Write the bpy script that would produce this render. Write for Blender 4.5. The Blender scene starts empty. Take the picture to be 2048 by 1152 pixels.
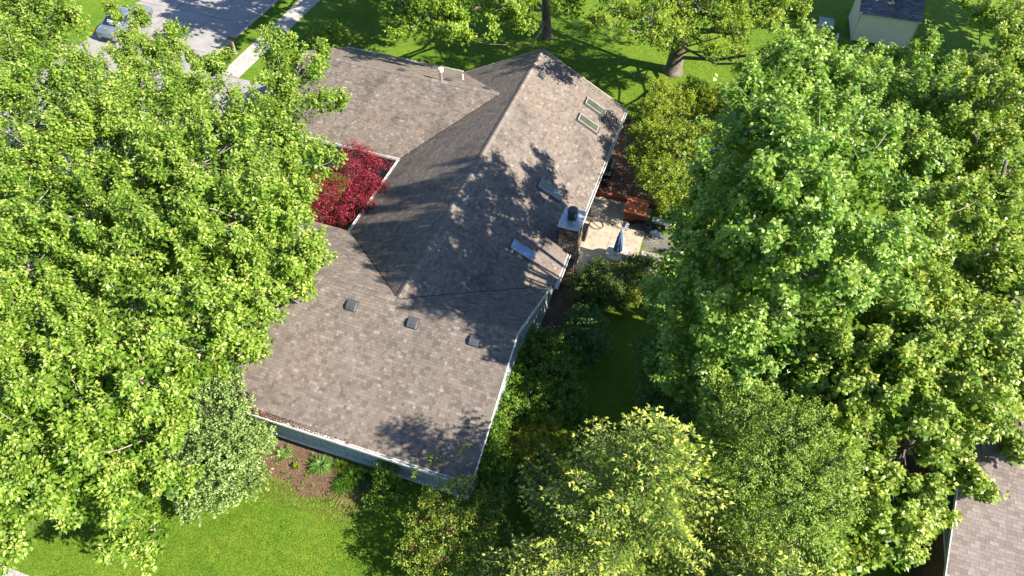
import bpy, math, random
import numpy as np
from mathutils import Vector, Matrix, Euler
R = math.radians
scene = bpy.context.scene
col = scene.collection
rng = np.random.default_rng(11)
random.seed(5)

# ---------------------------------------------------------------- camera
cam_d = bpy.data.cameras.new('camera'); cam = bpy.data.objects.new('camera', cam_d); col.objects.link(cam)
pitch, roll, yaw = R(49.01), R(1.704), R(-17.433)
fh = Vector((math.sin(yaw), math.cos(yaw), 0)); rt = Vector((math.cos(yaw), -math.sin(yaw), 0))
fw = fh*math.cos(pitch) + Vector((0, 0, -math.sin(pitch))); up = rt.cross(fw)
rt2 = rt*math.cos(roll) + up*math.sin(roll); up2 = up*math.cos(roll) - rt*math.sin(roll)
m = Matrix((rt2, up2, -fw)).transposed().to_4x4(); m.translation = Vector((10.511, -17.39, 29.244))
cam.matrix_world = m
cam_d.sensor_width = 36.0; cam_d.lens = 1455.97/2048*36.0
cam_d.clip_start = 0.3; cam_d.clip_end = 1500
scene.camera = cam
# ---------------------------------------------------------------- sky, sun, exposure
SUN_EL, SUN_AZ = R(38.5), R(-8.0)          # azimuth measured from +x, counter-clockwise
world = bpy.data.worlds.new('World'); scene.world = world; world.use_nodes = True
wt = world.node_tree; wt.nodes.clear()
sky = wt.nodes.new('ShaderNodeTexSky'); sky.sky_type = 'NISHITA'; sky.sun_disc = False
sky.sun_elevation = SUN_EL; sky.sun_rotation = R(90) - SUN_AZ
sky.air_density = 1.0; sky.dust_density = 0.3; sky.ozone_density = 4.5
bg = wt.nodes.new('ShaderNodeBackground'); bg.inputs['Strength'].default_value = 0.084
wo = wt.nodes.new('ShaderNodeOutputWorld')
wt.links.new(sky.outputs[0], bg.inputs['Color']); wt.links.new(bg.outputs[0], wo.inputs['Surface'])
sun_d = bpy.data.lights.new('sun', 'SUN'); sun_d.energy = 5.0; sun_d.angle = R(0.53); sun_d.color = (1.0, 0.91, 0.76)
sun = bpy.data.objects.new('sun', sun_d); col.objects.link(sun)
sd = Vector((math.cos(SUN_EL)*math.cos(SUN_AZ), math.cos(SUN_EL)*math.sin(SUN_AZ), math.sin(SUN_EL)))
sun.rotation_euler = sd.to_track_quat('Z', 'Y').to_euler(); sun.location = sd*60
vs = scene.view_settings; vs.view_transform = 'Standard'; vs.look = 'None'; vs.gamma = 1.0
vs.use_curve_mapping = False; vs.exposure = 1.52

# ---------------------------------------------------------------- material helpers
def mat_new(name):
    m = bpy.data.materials.new(name); m.use_nodes = True; nt = m.node_tree
    b = nt.nodes.get('Principled BSDF'); return m, nt, b
def N(nt, t, **kw):
    n = nt.nodes.new(t)
    for k, v in kw.items(): setattr(n, k, v)
    return n
def ramp(nt, stops):
    r = nt.nodes.new('ShaderNodeValToRGB'); e = r.color_ramp.elements
    while len(e) < len(stops): e.new(0.5)
    for i, (p, c) in enumerate(stops):
        e[i].position = p; e[i].color = (c[0], c[1], c[2], 1)
    return r
def noise(nt, scale, detail=3, rough=0.6, coord='Object', stretch=None):
    tc = nt.nodes.new('ShaderNodeTexCoord'); n = nt.nodes.new('ShaderNodeTexNoise')
    n.inputs['Scale'].default_value = scale; n.inputs['Detail'].default_value = detail; n.inputs['Roughness'].default_value = rough
    if stretch:
        mp = nt.nodes.new('ShaderNodeMapping'); mp.inputs['Scale'].default_value = stretch
        nt.links.new(tc.outputs[coord], mp.inputs[0]); nt.links.new(mp.outputs[0], n.inputs['Vector'])
    else: nt.links.new(tc.outputs[coord], n.inputs['Vector'])
    return n
def mixc(nt, a, b, fac, mode='MIX'):
    x = nt.nodes.new('ShaderNodeMix'); x.data_type = 'RGBA'; x.blend_type = mode
    for sock, v in ((x.inputs[0], fac), (x.inputs[6], a), (x.inputs[7], b)):
        if hasattr(v, 'links'): nt.links.new(v, sock)
        elif isinstance(v, (int, float)): sock.default_value = v
        else: sock.default_value = (v[0], v[1], v[2], 1)
    return x.outputs[2]
def bump(nt, b, h, strength=0.4, dist=0.02):
    bp = nt.nodes.new('ShaderNodeBump'); bp.inputs['Strength'].default_value = strength; bp.inputs['Distance'].default_value = dist
    nt.links.new(h, bp.inputs['Height']); nt.links.new(bp.outputs[0], b.inputs['Normal'])
def simple(name, c, rough=0.7, var=0.25, scale=6, metal=0.0, bumpy=0.15, spec=0.4, c2=None, big=0.7):
    """plain material with two scales of dirt variation"""
    m, nt, b = mat_new(name)
    n1 = noise(nt, scale, 5); n2 = noise(nt, big, 3)
    d = c2 or tuple(x*(1-var*1.6) for x in c); l = tuple(min(1, x*(1+var*.5)) for x in c)
    r = ramp(nt, [(0.3, d), (0.52, c), (0.75, l)]); nt.links.new(n1.outputs[0], r.inputs[0])
    r2 = ramp(nt, [(0.3, (1-var,)*3), (0.7, (1, 1, 1))]); nt.links.new(n2.outputs[0], r2.inputs[0])
    nt.links.new(mixc(nt, r.outputs[0], r2.outputs[0], 1.0, 'MULTIPLY'), b.inputs['Base Color'])
    b.inputs['Roughness'].default_value = rough; b.inputs['Metallic'].default_value = metal
    b.inputs['Specular IOR Level'].default_value = spec
    n3 = noise(nt, scale*6, 3)
    if bumpy: bump(nt, b, n3.outputs[0], bumpy, 0.02)
    return m
def leafmat(name, deep, mid, tip, trans=0.38, rough=0.42, tr_tint=(1.25, 1.15, 0.45), spec=0.35):
    m, nt, b = mat_new(name)
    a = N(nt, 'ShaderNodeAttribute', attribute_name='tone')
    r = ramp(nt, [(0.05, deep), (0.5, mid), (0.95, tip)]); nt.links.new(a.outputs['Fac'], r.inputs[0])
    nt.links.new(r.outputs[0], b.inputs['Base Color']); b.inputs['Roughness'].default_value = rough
    b.inputs['Specular IOR Level'].default_value = spec
    t = N(nt, 'ShaderNodeBsdfTranslucent'); tc_ = mixc(nt, r.outputs[0], tr_tint, 1.0, 'MULTIPLY')
    nt.links.new(tc_, t.inputs[0])
    ms = N(nt, 'ShaderNodeMixShader'); ms.inputs[0].default_value = trans
    nt.links.new(b.outputs[0], ms.inputs[1]); nt.links.new(t.outputs[0], ms.inputs[2])
    nt.links.new(ms.outputs[0], nt.nodes['Material Output'].inputs[0])
    return m
M = {}
M['yg'] = leafmat('spring_maple_leaf', (.04,.105,.008), (.195,.33,.035), (.51,.565,.14), .38)
M['lg'] = leafmat('light_maple_leaf', (.05,.12,.008), (.20,.33,.03), (.42,.50,.08), .38)
M['lg2'] = leafmat('oak_leaf', (.055,.12,.010), (.22,.33,.03), (.48,.52,.08), .38)
M['lime'] = leafmat('dogwood_leaf', (.05,.11,.008), (.22,.31,.025), (.50,.52,.07), .36)
M['deep'] = leafmat('deep_maple_leaf', (.06,.15,.018), (.20,.36,.055), (.50,.61,.17), .44, .38, (1.3,1.12,.45), .45)
M['mid'] = leafmat('summer_maple_leaf', (.065,.15,.014), (.22,.355,.045), (.54,.57,.15), .44, .38, (1.3,1.12,.45), .42)
M['silver'] = leafmat('viburnum_leaf', (.045,.10,.018), (.19,.29,.075), (.44,.53,.19), .22, .45)
M['red'] = leafmat('red_maple_leaf', (.05,.004,.010), (.25,.016,.036), (.47,.08,.11), .28, .45, (1.3,.6,.6))
M['hem'] = leafmat('hemlock_needle', (.05,.12,.012), (.20,.325,.04), (.46,.53,.12), .3, .5)
M['spruce'] = leafmat('spruce_needle', (.04,.10,.014), (.22,.315,.045), (.54,.58,.13), .28, .5)
M['yew'] = leafmat('yew_needle', (.012,.035,.004), (.06,.11,.012), (.22,.28,.03), .1, .5)
M['yew2'] = leafmat('golden_yew_needle', (.015,.04,.004), (.09,.14,.012), (.36,.38,.04), .15, .5)
M['shade'] = leafmat('bluegreen_leaf', (.025,.075,.014), (.09,.20,.04), (.24,.36,.09), .25, .4)
M['bush'] = leafmat('bush_leaf', (.02,.07,.006), (.115,.235,.02), (.34,.44,.05), .3, .4)
M['gold'] = leafmat('cypress_leaf', (.06,.10,.008), (.24,.29,.018), (.52,.50,.05), .2, .5)
M['crab'] = leafmat('crabapple_leaf', (.04,.09,.010), (.19,.28,.028), (.48,.50,.09), .32, .4)
M['bark'] = simple('grey_bark', (.20,.17,.14), .9, .45, 9, bumpy=.8)
M['bark_dark'] = simple('brown_bark', (.13,.10,.08), .9, .4, 10, bumpy=.8)
M['twig'] = simple('pale_twig', (.34,.30,.25), .85, .3, 12, bumpy=.3)
M['redtwig'] = simple('reddish_twig', (.30,.10,.06), .8, .3, 12, bumpy=.2)

def shingle_mat(name, stops, stain=(.68,.66,.66), warm=(1.08,1.0,.93)):
    m, nt, b = mat_new(name)
    a = N(nt, 'ShaderNodeAttribute', attribute_name='tone')
    r = ramp(nt, stops); nt.links.new(a.outputs['Fac'], r.inputs[0])
    g = noise(nt, 95, 2, .8); gr = ramp(nt, [(.25, (.72,)*3), (.75, (1.25,)*3)]); nt.links.new(g.outputs[0], gr.inputs[0])
    c = mixc(nt, r.outputs[0], gr.outputs[0], 1.0, 'MULTIPLY')
    n2 = noise(nt, .55, 4, .65, stretch=(1, 1, .6)); r2 = ramp(nt, [(.32, stain), (.5, (1, 1, 1)), (.72, warm)]); nt.links.new(n2.outputs[0], r2.inputs[0])
    c = mixc(nt, c, r2.outputs[0], 1.0, 'MULTIPLY')
    n4 = noise(nt, 3.0, 5, .7); r4 = ramp(nt, [(.35, (.85,.84,.83)), (.6, (1.04,)*3)]); nt.links.new(n4.outputs[0], r4.inputs[0])
    c = mixc(nt, c, r4.outputs[0], 1.0, 'MULTIPLY')
    nt.links.new(c, b.inputs['Base Color']); b.inputs['Roughness'].default_value = .92
    b.inputs['Specular IOR Level'].default_value = .25
    bump(nt, b, g.outputs[0], .5, .004)
    return m
M['shingle'] = shingle_mat('weathered_asphalt_shingle', [(0, (.03,.025,.022)), (.03, (.126,.104,.091)), (.22, (.150,.126,.111)), (.5, (.173,.147,.130)), (.82, (.198,.171,.153)), (1, (.245,.220,.202))])
M['shingle_pink'] = shingle_mat('pinkish_asphalt_shingle', [(0, (.06,.05,.045)), (.03, (.17,.14,.13)), (.5, (.215,.18,.168)), (1, (.26,.222,.21))], (.93,.9,.9), (1.03,1,1))
M['shingle_shade_blue'] = shingle_mat('shed_shingle_painted_shade', [(0, (.03,.032,.04)), (.05, (.085,.09,.11)), (.5, (.13,.138,.16)), (1, (.19,.195,.22))])  # blue cast of the shaded shed roof is put into the colour
M['roofdeck'] = simple('roof_underlay', (.03,.026,.024), .95, .2)
M['white'] = simple('weathered_white_paint', (.66,.66,.64), .5, .22, 5, bumpy=.05, c2=(.36,.34,.31))
M['siding'] = simple('blue_grey_siding', (.27,.33,.34), .6, .14, 3, bumpy=.1)
M['siding_dark'] = simple('dark_teal_siding', (.035,.075,.085), .6, .15, 3)
M['trim'] = simple('pale_trim', (.55,.57,.57), .55, .15, 5)
M['soffit'] = simple('grey_soffit', (.3,.32,.33), .7, .15, 5)
M['metal_blue'] = simple('galvanised_plate', (.52,.55,.60), .38, .16, 4, .55, .05)
M['metal'] = simple('dull_aluminium', (.42,.42,.42), .4, .2, 6, .7, .08)
M['darkmetal'] = simple('dark_weathered_metal', (.10,.105,.11), .38, .3, 8, .6, .1)
M['ventplastic'] = simple('grey_vent_paint', (.085,.09,.10), .45, .18, 8, .1, .05)
M['black'] = simple('black_plastic', (.012,.012,.013), .4, .3, 8, 0, .2)
M['mortar'] = simple('mortar', (.10,.085,.07), .95, .3, 8, bumpy=.6)
M['stone_a'] = simple('tan_fieldstone', (.30,.23,.15), .85, .4, 7, bumpy=.7)
M['stone_b'] = simple('grey_fieldstone', (.20,.185,.16), .85, .4, 7, bumpy=.7)
M['stone_c'] = simple('brown_fieldstone', (.15,.11,.08), .85, .4, 7, bumpy=.7)
M['concrete'] = simple('beige_concrete', (.40,.345,.28), .85, .2, 3, bumpy=.25, c2=(.28,.23,.18))
M['street'] = simple('street_concrete', (.30,.285,.285), .88, .2, 2.2, bumpy=.3, c2=(.26,.245,.235))
M['walk'] = simple('sidewalk_concrete', (.40,.38,.36), .88, .18, 3, bumpy=.25)
M['joint'] = simple('dark_joint', (.05,.045,.04), .95, .3)
M['mulch'] = simple('reddish_mulch_soil', (.17,.105,.075), .95, .45, 8, bumpy=.9, c2=(.08,.05,.035))
M['chip'] = simple('wood_chip', (.26,.15,.10), .9, .4, 3, bumpy=.3)
M['deckwood'] = simple('redwood_deck', (.16,.085,.055), .75, .35, 5, bumpy=.4)
M['redbeam'] = simple('redwood_beam', (.24,.075,.045), .7, .3, 5, bumpy=.3)
M['orange'] = simple('orange_red_paint', (.62,.17,.075), .55, .22, 7, bumpy=.15)
M['darkred'] = simple('dark_red_wood', (.12,.03,.02), .7, .3, 6, bumpy=.3)
M['cream'] = simple('cream_plastic', (.58,.55,.48), .55, .16, 6)
M['unit'] = simple('warm_grey_enamel', (.36,.31,.29), .5, .15, 6)
M['unit_light'] = simple('pale_enamel', (.55,.50,.46), .5, .15, 6)
M['tarp'] = simple('black_tarp', (.012,.012,.014), .28, .3, 5, 0, .5, .6)
M['plastic'] = simple('blue_white_plastic_sheet', (.42,.50,.62), .35, .3, 5, 0, .5)
M['bluecloth'] = simple('blue_canvas', (.075,.15,.32), .8, .2, 6, bumpy=.2)
M['shedwall'] = simple('cream_shed_wall', (.50,.50,.38), .7, .07, 3, bumpy=.05)
M['shedtrim'] = simple('tan_shed_trim', (.42,.38,.26), .7, .15, 4)
M['greywood'] = simple('weathered_grey_wood', (.27,.27,.26), .85, .3, 5, bumpy=.4)
M['palewood'] = simple('pale_green_grey_wood', (.33,.37,.33), .8, .2, 4, bumpy=.2)
M['postwood'] = simple('weathered_post_wood', (.30,.25,.20), .85, .3, 6, bumpy=.4)
M['brick'] = simple('brown_brick', (.15,.085,.055), .9, .35, 5, bumpy=.4)
M['carpaint'] = simple('silver_blue_car_paint', (.27,.31,.35), .25, .05, 3, .6, 0, .5)
M['tyre'] = simple('tyre_rubber', (.02,.02,.02), .8, .2)
M['rim'] = simple('alloy_rim', (.45,.45,.46), .3, .1, 5, .8, 0)
M['lamp_red'] = simple('red_tail_lamp', (.55,.01,.015), .2, .1, 5, 0, 0)
M['lamp_clear'] = simple('headlamp_glass', (.7,.72,.75), .15, .1, 5, 0, 0)
M['sticker'] = simple('white_sticker', (.75,.75,.75), .5, .05, 5, 0, 0)
M['debris'] = simple('brown_leaf_litter', (.13,.055,.03), .95, .4, 8, bumpy=.8)
M['rust'] = simple('orange_leaf_litter', (.30,.10,.03), .95, .4, 8, bumpy=.8)
M['pebble'] = simple('mixed_pebbles', (.24,.23,.21), .8, .5, 9, bumpy=.3, c2=(.07,.07,.07))
M['hose'] = simple('brown_garden_hose', (.10,.085,.05), .5, .2)
def glassy(name, c, rough=.08):
    m, nt, b = mat_new(name); n = noise(nt, 1.3, 3)
    r = ramp(nt, [(.35, tuple(x*.7 for x in c)), (.65, c)]); nt.links.new(n.outputs[0], r.inputs[0])
    nt.links.new(r.outputs[0], b.inputs['Base Color']); b.inputs['Roughness'].default_value = rough
    b.inputs['Specular IOR Level'].default_value = .9; b.inputs['Coat Weight'].default_value = .6; b.inputs['Coat Roughness'].default_value = .04
    return m
M['glass_green'] = glassy('skylight_glass', (.07,.095,.075), .2)
M['glass_painted_sky'] = glassy('hazy_dome_painted_sky', (.13,.24,.46), .35)  # blue sky reflection painted into the base colour
M['glass_dark'] = glassy('dark_window_glass', (.012,.02,.026))
M['glass_table'] = glassy('frosted_table_glass', (.20,.26,.22), .15)
def lawn_mat():
    m, nt, b = mat_new('mown_grass')
    n1 = noise(nt, 22, 6, .75); n2 = noise(nt, .35, 4, .6); n3 = noise(nt, 3.0, 4, .65)
    r1 = ramp(nt, [(.28, (.038,.085,.008)), (.5, (.108,.188,.015)), (.74, (.22,.30,.04))]); nt.links.new(n1.outputs[0], r1.inputs[0])
    r2 = ramp(nt, [(.30, (.66,.84,.7)), (.5, (.98,1,1)), (.66, (1.18,1.04,1.1)), (.76, (1.5,1.12,1.6))]); nt.links.new(n2.outputs[0], r2.inputs[0])
    r3 = ramp(nt, [(.32, (.66,.76,.66)), (.65, (1.12,1.06,1.0))]); nt.links.new(n3.outputs[0], r3.inputs[0])
    c = mixc(nt, r1.outputs[0], r2.outputs[0], 1., 'MULTIPLY'); c = mixc(nt, c, r3.outputs[0], 1., 'MULTIPLY')
    nt.links.new(c, b.inputs['Base Color']); b.inputs['Roughness'].default_value = .9; b.inputs['Specular IOR Level'].default_value = .15
    bump(nt, b, n1.outputs[0], .8, .04)
    return m
M['lawn'] = lawn_mat()
M['blade'] = leafmat('grass_blade', (.06,.12,.008), (.145,.235,.018), (.34,.39,.06), .3, .6, (1.2,1.15,.4), .2)
M['dryblade'] = leafmat('dry_grass_blade', (.16,.13,.05), (.26,.20,.09), (.38,.29,.16), .2, .8, (1,1,.8), .1)

# ---------------------------------------------------------------- mesh helpers
def link(name, me, mat=None, parent=None, kind=None):
    o = bpy.data.objects.new(name, me); col.objects.link(o)
    if mat is not None and me is not None and len(me.materials) == 0: me.materials.append(mat)
    if parent is not None: o.parent = parent
    if kind: o['kind'] = kind
    return o
def tag(o, label, cat, group=None):
    o['label'] = label; o['category'] = cat
    if group: o['group'] = group
    return o
def thing(name, label, cat, group=None, loc=(0, 0, 0), rz=0):
    o = bpy.data.objects.new(name, None); col.objects.link(o); o.location = loc; o.rotation_euler = (0, 0, rz)
    o.empty_display_size = .3
    return tag(o, label, cat, group)
class MB:
    """collects simple solids, builds ONE mesh object"""
    def __init__(s): s.v = []; s.f = []; s.t = []
    def add(s, vs, fs, tone=.5):
        n = len(s.v); s.v += [tuple(v) for v in vs]; s.f += [tuple(i+n for i in f) for f in fs]; s.t += [tone]*len(fs); return s
    def box(s, x0, x1, y0, y1, z0, z1, tone=.5, rz=0, c=None, bev=0):
        vs = [(x, y, z) for z in (z0, z1) for x, y in ((x0, y0), (x1, y0), (x1, y1), (x0, y1))]
        if rz:
            cx, cy = c if c else ((x0+x1)/2, (y0+y1)/2); a, b_ = math.cos(rz), math.sin(rz)
            vs = [(cx+(x-cx)*a-(y-cy)*b_, cy+(x-cx)*b_+(y-cy)*a, z) for x, y, z in vs]
        return s.add(vs, [(3,2,1,0), (4,5,6,7), (0,1,5,4), (1,2,6,5), (2,3,7,6), (3,0,4,7)], tone)
    def prism(s, poly, off, tone=.5):
        """poly: list of 3d points, off: 3d vector"""
        n = len(poly); vs = [tuple(p) for p in poly] + [tuple(p[i]+off[i] for i in range(3)) for p in poly]
        return s.add(vs, [tuple(range(n-1, -1, -1)), tuple(range(n, 2*n))] + [(i, (i+1) % n, n+(i+1) % n, n+i) for i in range(n)], tone)
    def tube(s, pts, rad, n=7, caps=True, tone=.5):
        pts = [Vector(p) for p in pts]; vs = []; fs = []; prev = None
        for i, p in enumerate(pts):
            d = (pts[min(i+1, len(pts)-1)] - pts[max(i-1, 0)]).normalized()
            a = Vector((0, 0, 1)) if abs(d.z) < .9 else Vector((1, 0, 0))
            if prev is None: x = d.cross(a).normalized()
            else:
                x = prev - d*prev.dot(d); x = x.normalized() if x.length > 1e-6 else d.cross(a).normalized()
            prev = x; y = d.cross(x); r = rad[i] if hasattr(rad, '__len__') else rad
            for k in range(n):
                t = 2*math.pi*k/n; vs.append(p + x*math.cos(t)*r + y*math.sin(t)*r)
        for i in range(len(pts)-1):
            for k in range(n):
                a0 = i*n+k; a1 = i*n+(k+1) % n; fs.append((a0, a1, a1+n, a0+n))
        if caps: fs.append(tuple(range(n-1, -1, -1))); fs.append(tuple((len(pts)-1)*n+k for k in range(n)))
        return s.add(vs, fs, tone)
    def lathe(s, c, prof, n=20, tone=.5, wob=None):
        vs = []; fs = []
        for j, (r, z) in enumerate(prof):
            for k in range(n):
                t = 2*math.pi*k/n; rr = r*(wob(t, j) if wob else 1); vs.append((c[0]+rr*math.cos(t), c[1]+rr*math.sin(t), c[2]+z))
        for j in range(len(prof)-1):
            for k in range(n): a0 = j*n+k; a1 = j*n+(k+1) % n; fs.append((a0, a1, a1+n, a0+n))
        fs.append(tuple(range(n-1, -1, -1))); fs.append(tuple((len(prof)-1)*n+k for k in range(n)))
        return s.add(vs, fs, tone)
    def mesh(s, name, smooth=False):
        me = bpy.data.meshes.new(name); me.from_pydata(s.v, [], s.f); me.update()
        a = me.attributes.new('tone', 'FLOAT', 'FACE'); a.data.foreach_set('value', s.t)
        if smooth: me.polygons.foreach_set('use_smooth', [True]*len(me.polygons))
        return me
    def build(s, name, mat, parent=None, smooth=False, kind=None, bevel=0):
        o = link(name, s.mesh(name, smooth), mat, parent, kind)
        if bevel:
            b = o.modifiers.new('bevel', 'BEVEL'); b.width = bevel; b.segments = 2; b.limit_method = 'ANGLE'
        return o
def quads_mesh(name, verts, tone, nper=4):
    """verts (n,nper,3) -> mesh of n separate polygons"""
    n = len(verts); me = bpy.data.meshes.new(name)
    me.vertices.add(n*nper); me.vertices.foreach_set('co', verts.astype(np.float32).ravel())
    me.loops.add(n*nper); me.loops.foreach_set('vertex_index', np.arange(n*nper, dtype=np.int32))
    me.polygons.add(n); me.polygons.foreach_set('loop_start', np.arange(0, n*nper, nper, dtype=np.int32))
    a = me.attributes.new('tone', 'FLOAT', 'FACE'); a.data.foreach_set('value', np.clip(tone, 0, 1).astype(np.float32))
    me.update(calc_edges=True); return me
def nrm(v): return v/np.maximum(np.linalg.norm(v, axis=-1, keepdims=True), 1e-9)
def leaves(P, D, Nn, L, W, fold=.12):
    D = nrm(D); S = nrm(np.cross(D, Nn)); Nn = np.cross(S, D)
    L = L[:, None]; W = W[:, None]
    a = P; b = P + D*L*.42 + S*W*.5 + Nn*W*fold; c = P + D*L - Nn*L*.12; d = P + D*L*.42 - S*W*.5 + Nn*W*fold
    return np.stack([a, b, c, d], 1)
# ================================================================ ground, street, walks
def sheet(name, x0, x1, y0, y1, z, mat, n=1):
    return link(name, MB().add([(x0,y0,z),(x1,y0,z),(x1,y1,z),(x0,y1,z)], [(0,1,2,3)]).mesh(name), mat, None, 'structure')
lawn = sheet('lawn', -300, 300, -300, 300, 0.0, M['lawn'])
def slabs(name, xs, ys, z0, z1, mat, gap=.012, skip=()):
    base = sheet(name, xs[0], xs[-1], ys[0], ys[-1], z0+.004, M['joint'])
    for i in range(len(xs)-1):
        for j in range(len(ys)-1):
            if (i, j) in skip: continue
            dz = random.uniform(-.003, .003)
            MB().box(xs[i]+gap, xs[i+1]-gap, ys[j]+gap, ys[j+1]-gap, z0+.006, z1+dz, random.random()).build('slab', mat, base, bevel=.006)
    return base
slabs('street', [-34.6,-31.2,-27.8,-24.62], [-16+4.6*i for i in range(15)], 0, .02, M['street'], .018)
link('kerb', MB().box(-24.6,-24.44,-20,50,.002,.11).mesh('kerb'), M['walk'], None, 'structure')
slabs('driveway', [-24.40,-21.1,-17.5,-13.9], [12.4,15.6,18.8], .002, .035, M['street'], .012)
slabs('sidewalk', [-22.9,-21.42], [-13.4+1.55*i for i in range(17)], .003, .03, M['walk'], .01)
link('sidewalk', MB().box(-22.9,-21.42,18.85,50,.003,.03).mesh('sidewalk'), M['walk'], None, 'structure')
slabs('path', [-24+1.5*i for i in range(14)], [-15.2,-13.62], .001, .03, M['walk'], .01)
slabs('front_walk', [-21.35,-19.6,-18], [-4,-2.6], .003, .035, M['walk'], .01)
# mulch bed in front of the near wall (irregular outline)
pts = []
for i in range(40):
    t = 2*math.pi*i/40; rx = 2.7*(1+.12*math.sin(3*t+1)+.08*math.sin(7*t)); ry = 1.05*(1+.18*math.sin(4*t)+.1*math.sin(9*t+2))
    pts.append((-2.1+rx*math.cos(t), -6.0+ry*math.sin(t), .006))
link('mulch_bed', MB().add(pts, [tuple(range(40))]).mesh('mulch_bed'), M['mulch'], None, 'structure')
n = 5000; P = np.stack([rng.normal(-2.1, 1.4, n), rng.normal(-6.0, .6, n), np.full(n, .012)], 1)
D = rng.normal(size=(n, 3)); D[:, 2] *= .3; Nn = rng.normal(size=(n, 3))*.4 + [0, 0, 1]
ch = link('wood_chips', quads_mesh('wood_chips', leaves(P, D, Nn, rng.uniform(.03, .08, n), rng.uniform(.015, .03, n)), rng.random(n)), M['chip'], None, 'stuff')
tag(ch, 'reddish wood chips and dead grass scattered along the grey wall', 'mulch')
# grass blades: short tufts that roughen the lawn where it shows
def blades(name, areas, mat, h=(.04, .08), w=(.014, .03), label=None):
    Ps = []
    for (x0, x1, y0, y1, dens) in areas:
        k = int((x1-x0)*(y1-y0)*dens); Ps.append(np.stack([rng.uniform(x0, x1, k), rng.uniform(y0, y1, k), np.zeros(k)], 1))
    P = np.concatenate(Ps); k = len(P); ang = rng.uniform(0, 2*np.pi, k); S = np.stack([np.cos(ang), np.sin(ang), np.zeros(k)], 1)
    ww = rng.uniform(*w, k)[:, None]; hh = rng.uniform(*h, k)[:, None]
    lean = rng.normal(size=(k, 3))*.5; lean[:, 2] = 1
    V = np.stack([P-S*ww*.5, P+S*ww*.5, P+lean*hh], 1)
    patch = .5+.5*np.sin(P[:, 0]*.8+np.sin(P[:, 1]*.6)*2)*np.sin(P[:, 1]*.7+1)
    o = link(name, quads_mesh(name, V, rng.random(k)*.6+patch*.35, 3), mat, None, 'stuff'); return tag(o, label, 'grass')
blades('grass', [(-11,4,-14,-7.0,620), (-11,-5,-7,-5.2,500), (2,13,-15,-8,150), (8.5,12,-2,7.5,250), (10,12.5,7,11,500), (-1,16,21.3,33,170), (12,18,24,42,150), (16,26,30,46,70), (-20,-1,21.6,40,130), (-24.3,-23,12,45,200), (-42,-34.7,18,36,90), (17,22,4,11,150)], M['blade'], label='short bright green mown grass of the lawns around the house')
blades('dry_grass', [(-5.8,.8,-7.8,-6.5,420), (-5,0,-6.8,-5.2,320), (-4.5,-2,-7.3,-6,300)], M['dryblade'], label='dry straw-coloured grass between the mulch and the lawn')

# ================================================================ the house
W = 5.52; H = 5.593; E = 2.642; S1 = (H-E)/W; YF = 20.934
XR = 5.35; XL = -8.8; DN = 5.475; SN = (H-E)/DN
YG = 16.504; HG = 4.972; DG = 4.721; SG = (HG-E)/DG; XG = -13.825; GA = (H-HG)/S1
house = thing('house', 'low grey-sided house with brown shingled gable roofs and a stone chimney', 'house')
roof = bpy.data.objects.new('roof', None); col.objects.link(roof); roof.parent = house
def clip(poly, cp):
    out = poly
    for i in range(len(cp)):
        ax, ay = cp[i]; bx, by = cp[(i+1) % len(cp)]; inp = out; out = []
        if not inp: return out
        for j in range(len(inp)):
            p = inp[j]; q = inp[(j+1) % len(inp)]
            sp = (bx-ax)*(p[1]-ay)-(by-ay)*(p[0]-ax); sq = (bx-ax)*(q[1]-ay)-(by-ay)*(q[0]-ax)
            if sp >= -1e-9: out.append(p)
            if (sp > 1e-9 and sq < -1e-9) or (sp < -1e-9 and sq > 1e-9):
                t = sp/(sp-sq); out.append((p[0]+(q[0]-p[0])*t, p[1]+(q[1]-p[1])*t))
    return out
def area2(p): return sum(p[i][0]*p[(i+1) % len(p)][1]-p[(i+1) % len(p)][0]*p[i][1] for i in range(len(p)))
WID = [.09, .12, .15, .19, .26]; EXPO = .138
def pick_tone():
    r = random.random()
    return random.uniform(.88, 1) if r < .06 else random.uniform(.05, .2) if r < .26 else random.uniform(.3, .8)
def lay_shingles(origin, u, v, poly, mb, cands=None, expo=EXPO, th=(.012, .020), widths=WID):
    """origin 3d, u/v unit axes in the slope, poly = convex outline in (u,v) metres; v points up the slope"""
    if area2(poly) < 0: poly = poly[::-1]
    nn = u.cross(v); nn = nn if nn.z > 0 else -nn
    us = [p[0] for p in poly]; vs_ = [p[1] for p in poly]; v0 = min(vs_); k = 0
    while v0 < max(vs_)-1e-3:
        a = min(us)-random.uniform(0, .4); v1 = v0+expo
        while a < max(us):
            w = random.choice(widths); rect = [(a+.003, v0), (a+w-.003, v0), (a+w-.003, v1+.01), (a+.003, v1+.01)]
            c = clip(rect, poly)
            if len(c) > 2 and abs(area2(c)) > .0008:
                t = random.uniform(*th); tone = pick_tone()
                full = abs(abs(area2(c))/2 - (w-.006)*(expo+.01)) < 1e-5
                if cands is not None and full:
                    cands.append((origin+u*(a+w/2)+v*v0, u, v, nn, w, t, tone))
                else:
                    top = [origin+u*p[0]+v*p[1]+nn*(.002+t*max(0, 1-(p[1]-v0)/expo)) for p in c]
                    bot = [origin+u*p[0]+v*p[1]-nn*.001 for p in c]; q = len(c)
                    fs = [tuple(range(q))] + [(q+i, q+(i+1) % q, (i+1) % q, i) for i in range(q)]
                    if nn.dot(u.cross(v)) < 0: fs = [tuple(reversed(f)) for f in fs]
                    mb.add(top+bot, fs, tone); vb = min(p[1] for p in c)
                    for i_ in range(q):
                        if abs(c[i_][1]-vb) < .004 and abs(c[(i_+1) % q][1]-vb) < .004: mb.t[-q+i_] = 0.0
            a += w
        v0 = v1
SH = {}
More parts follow.
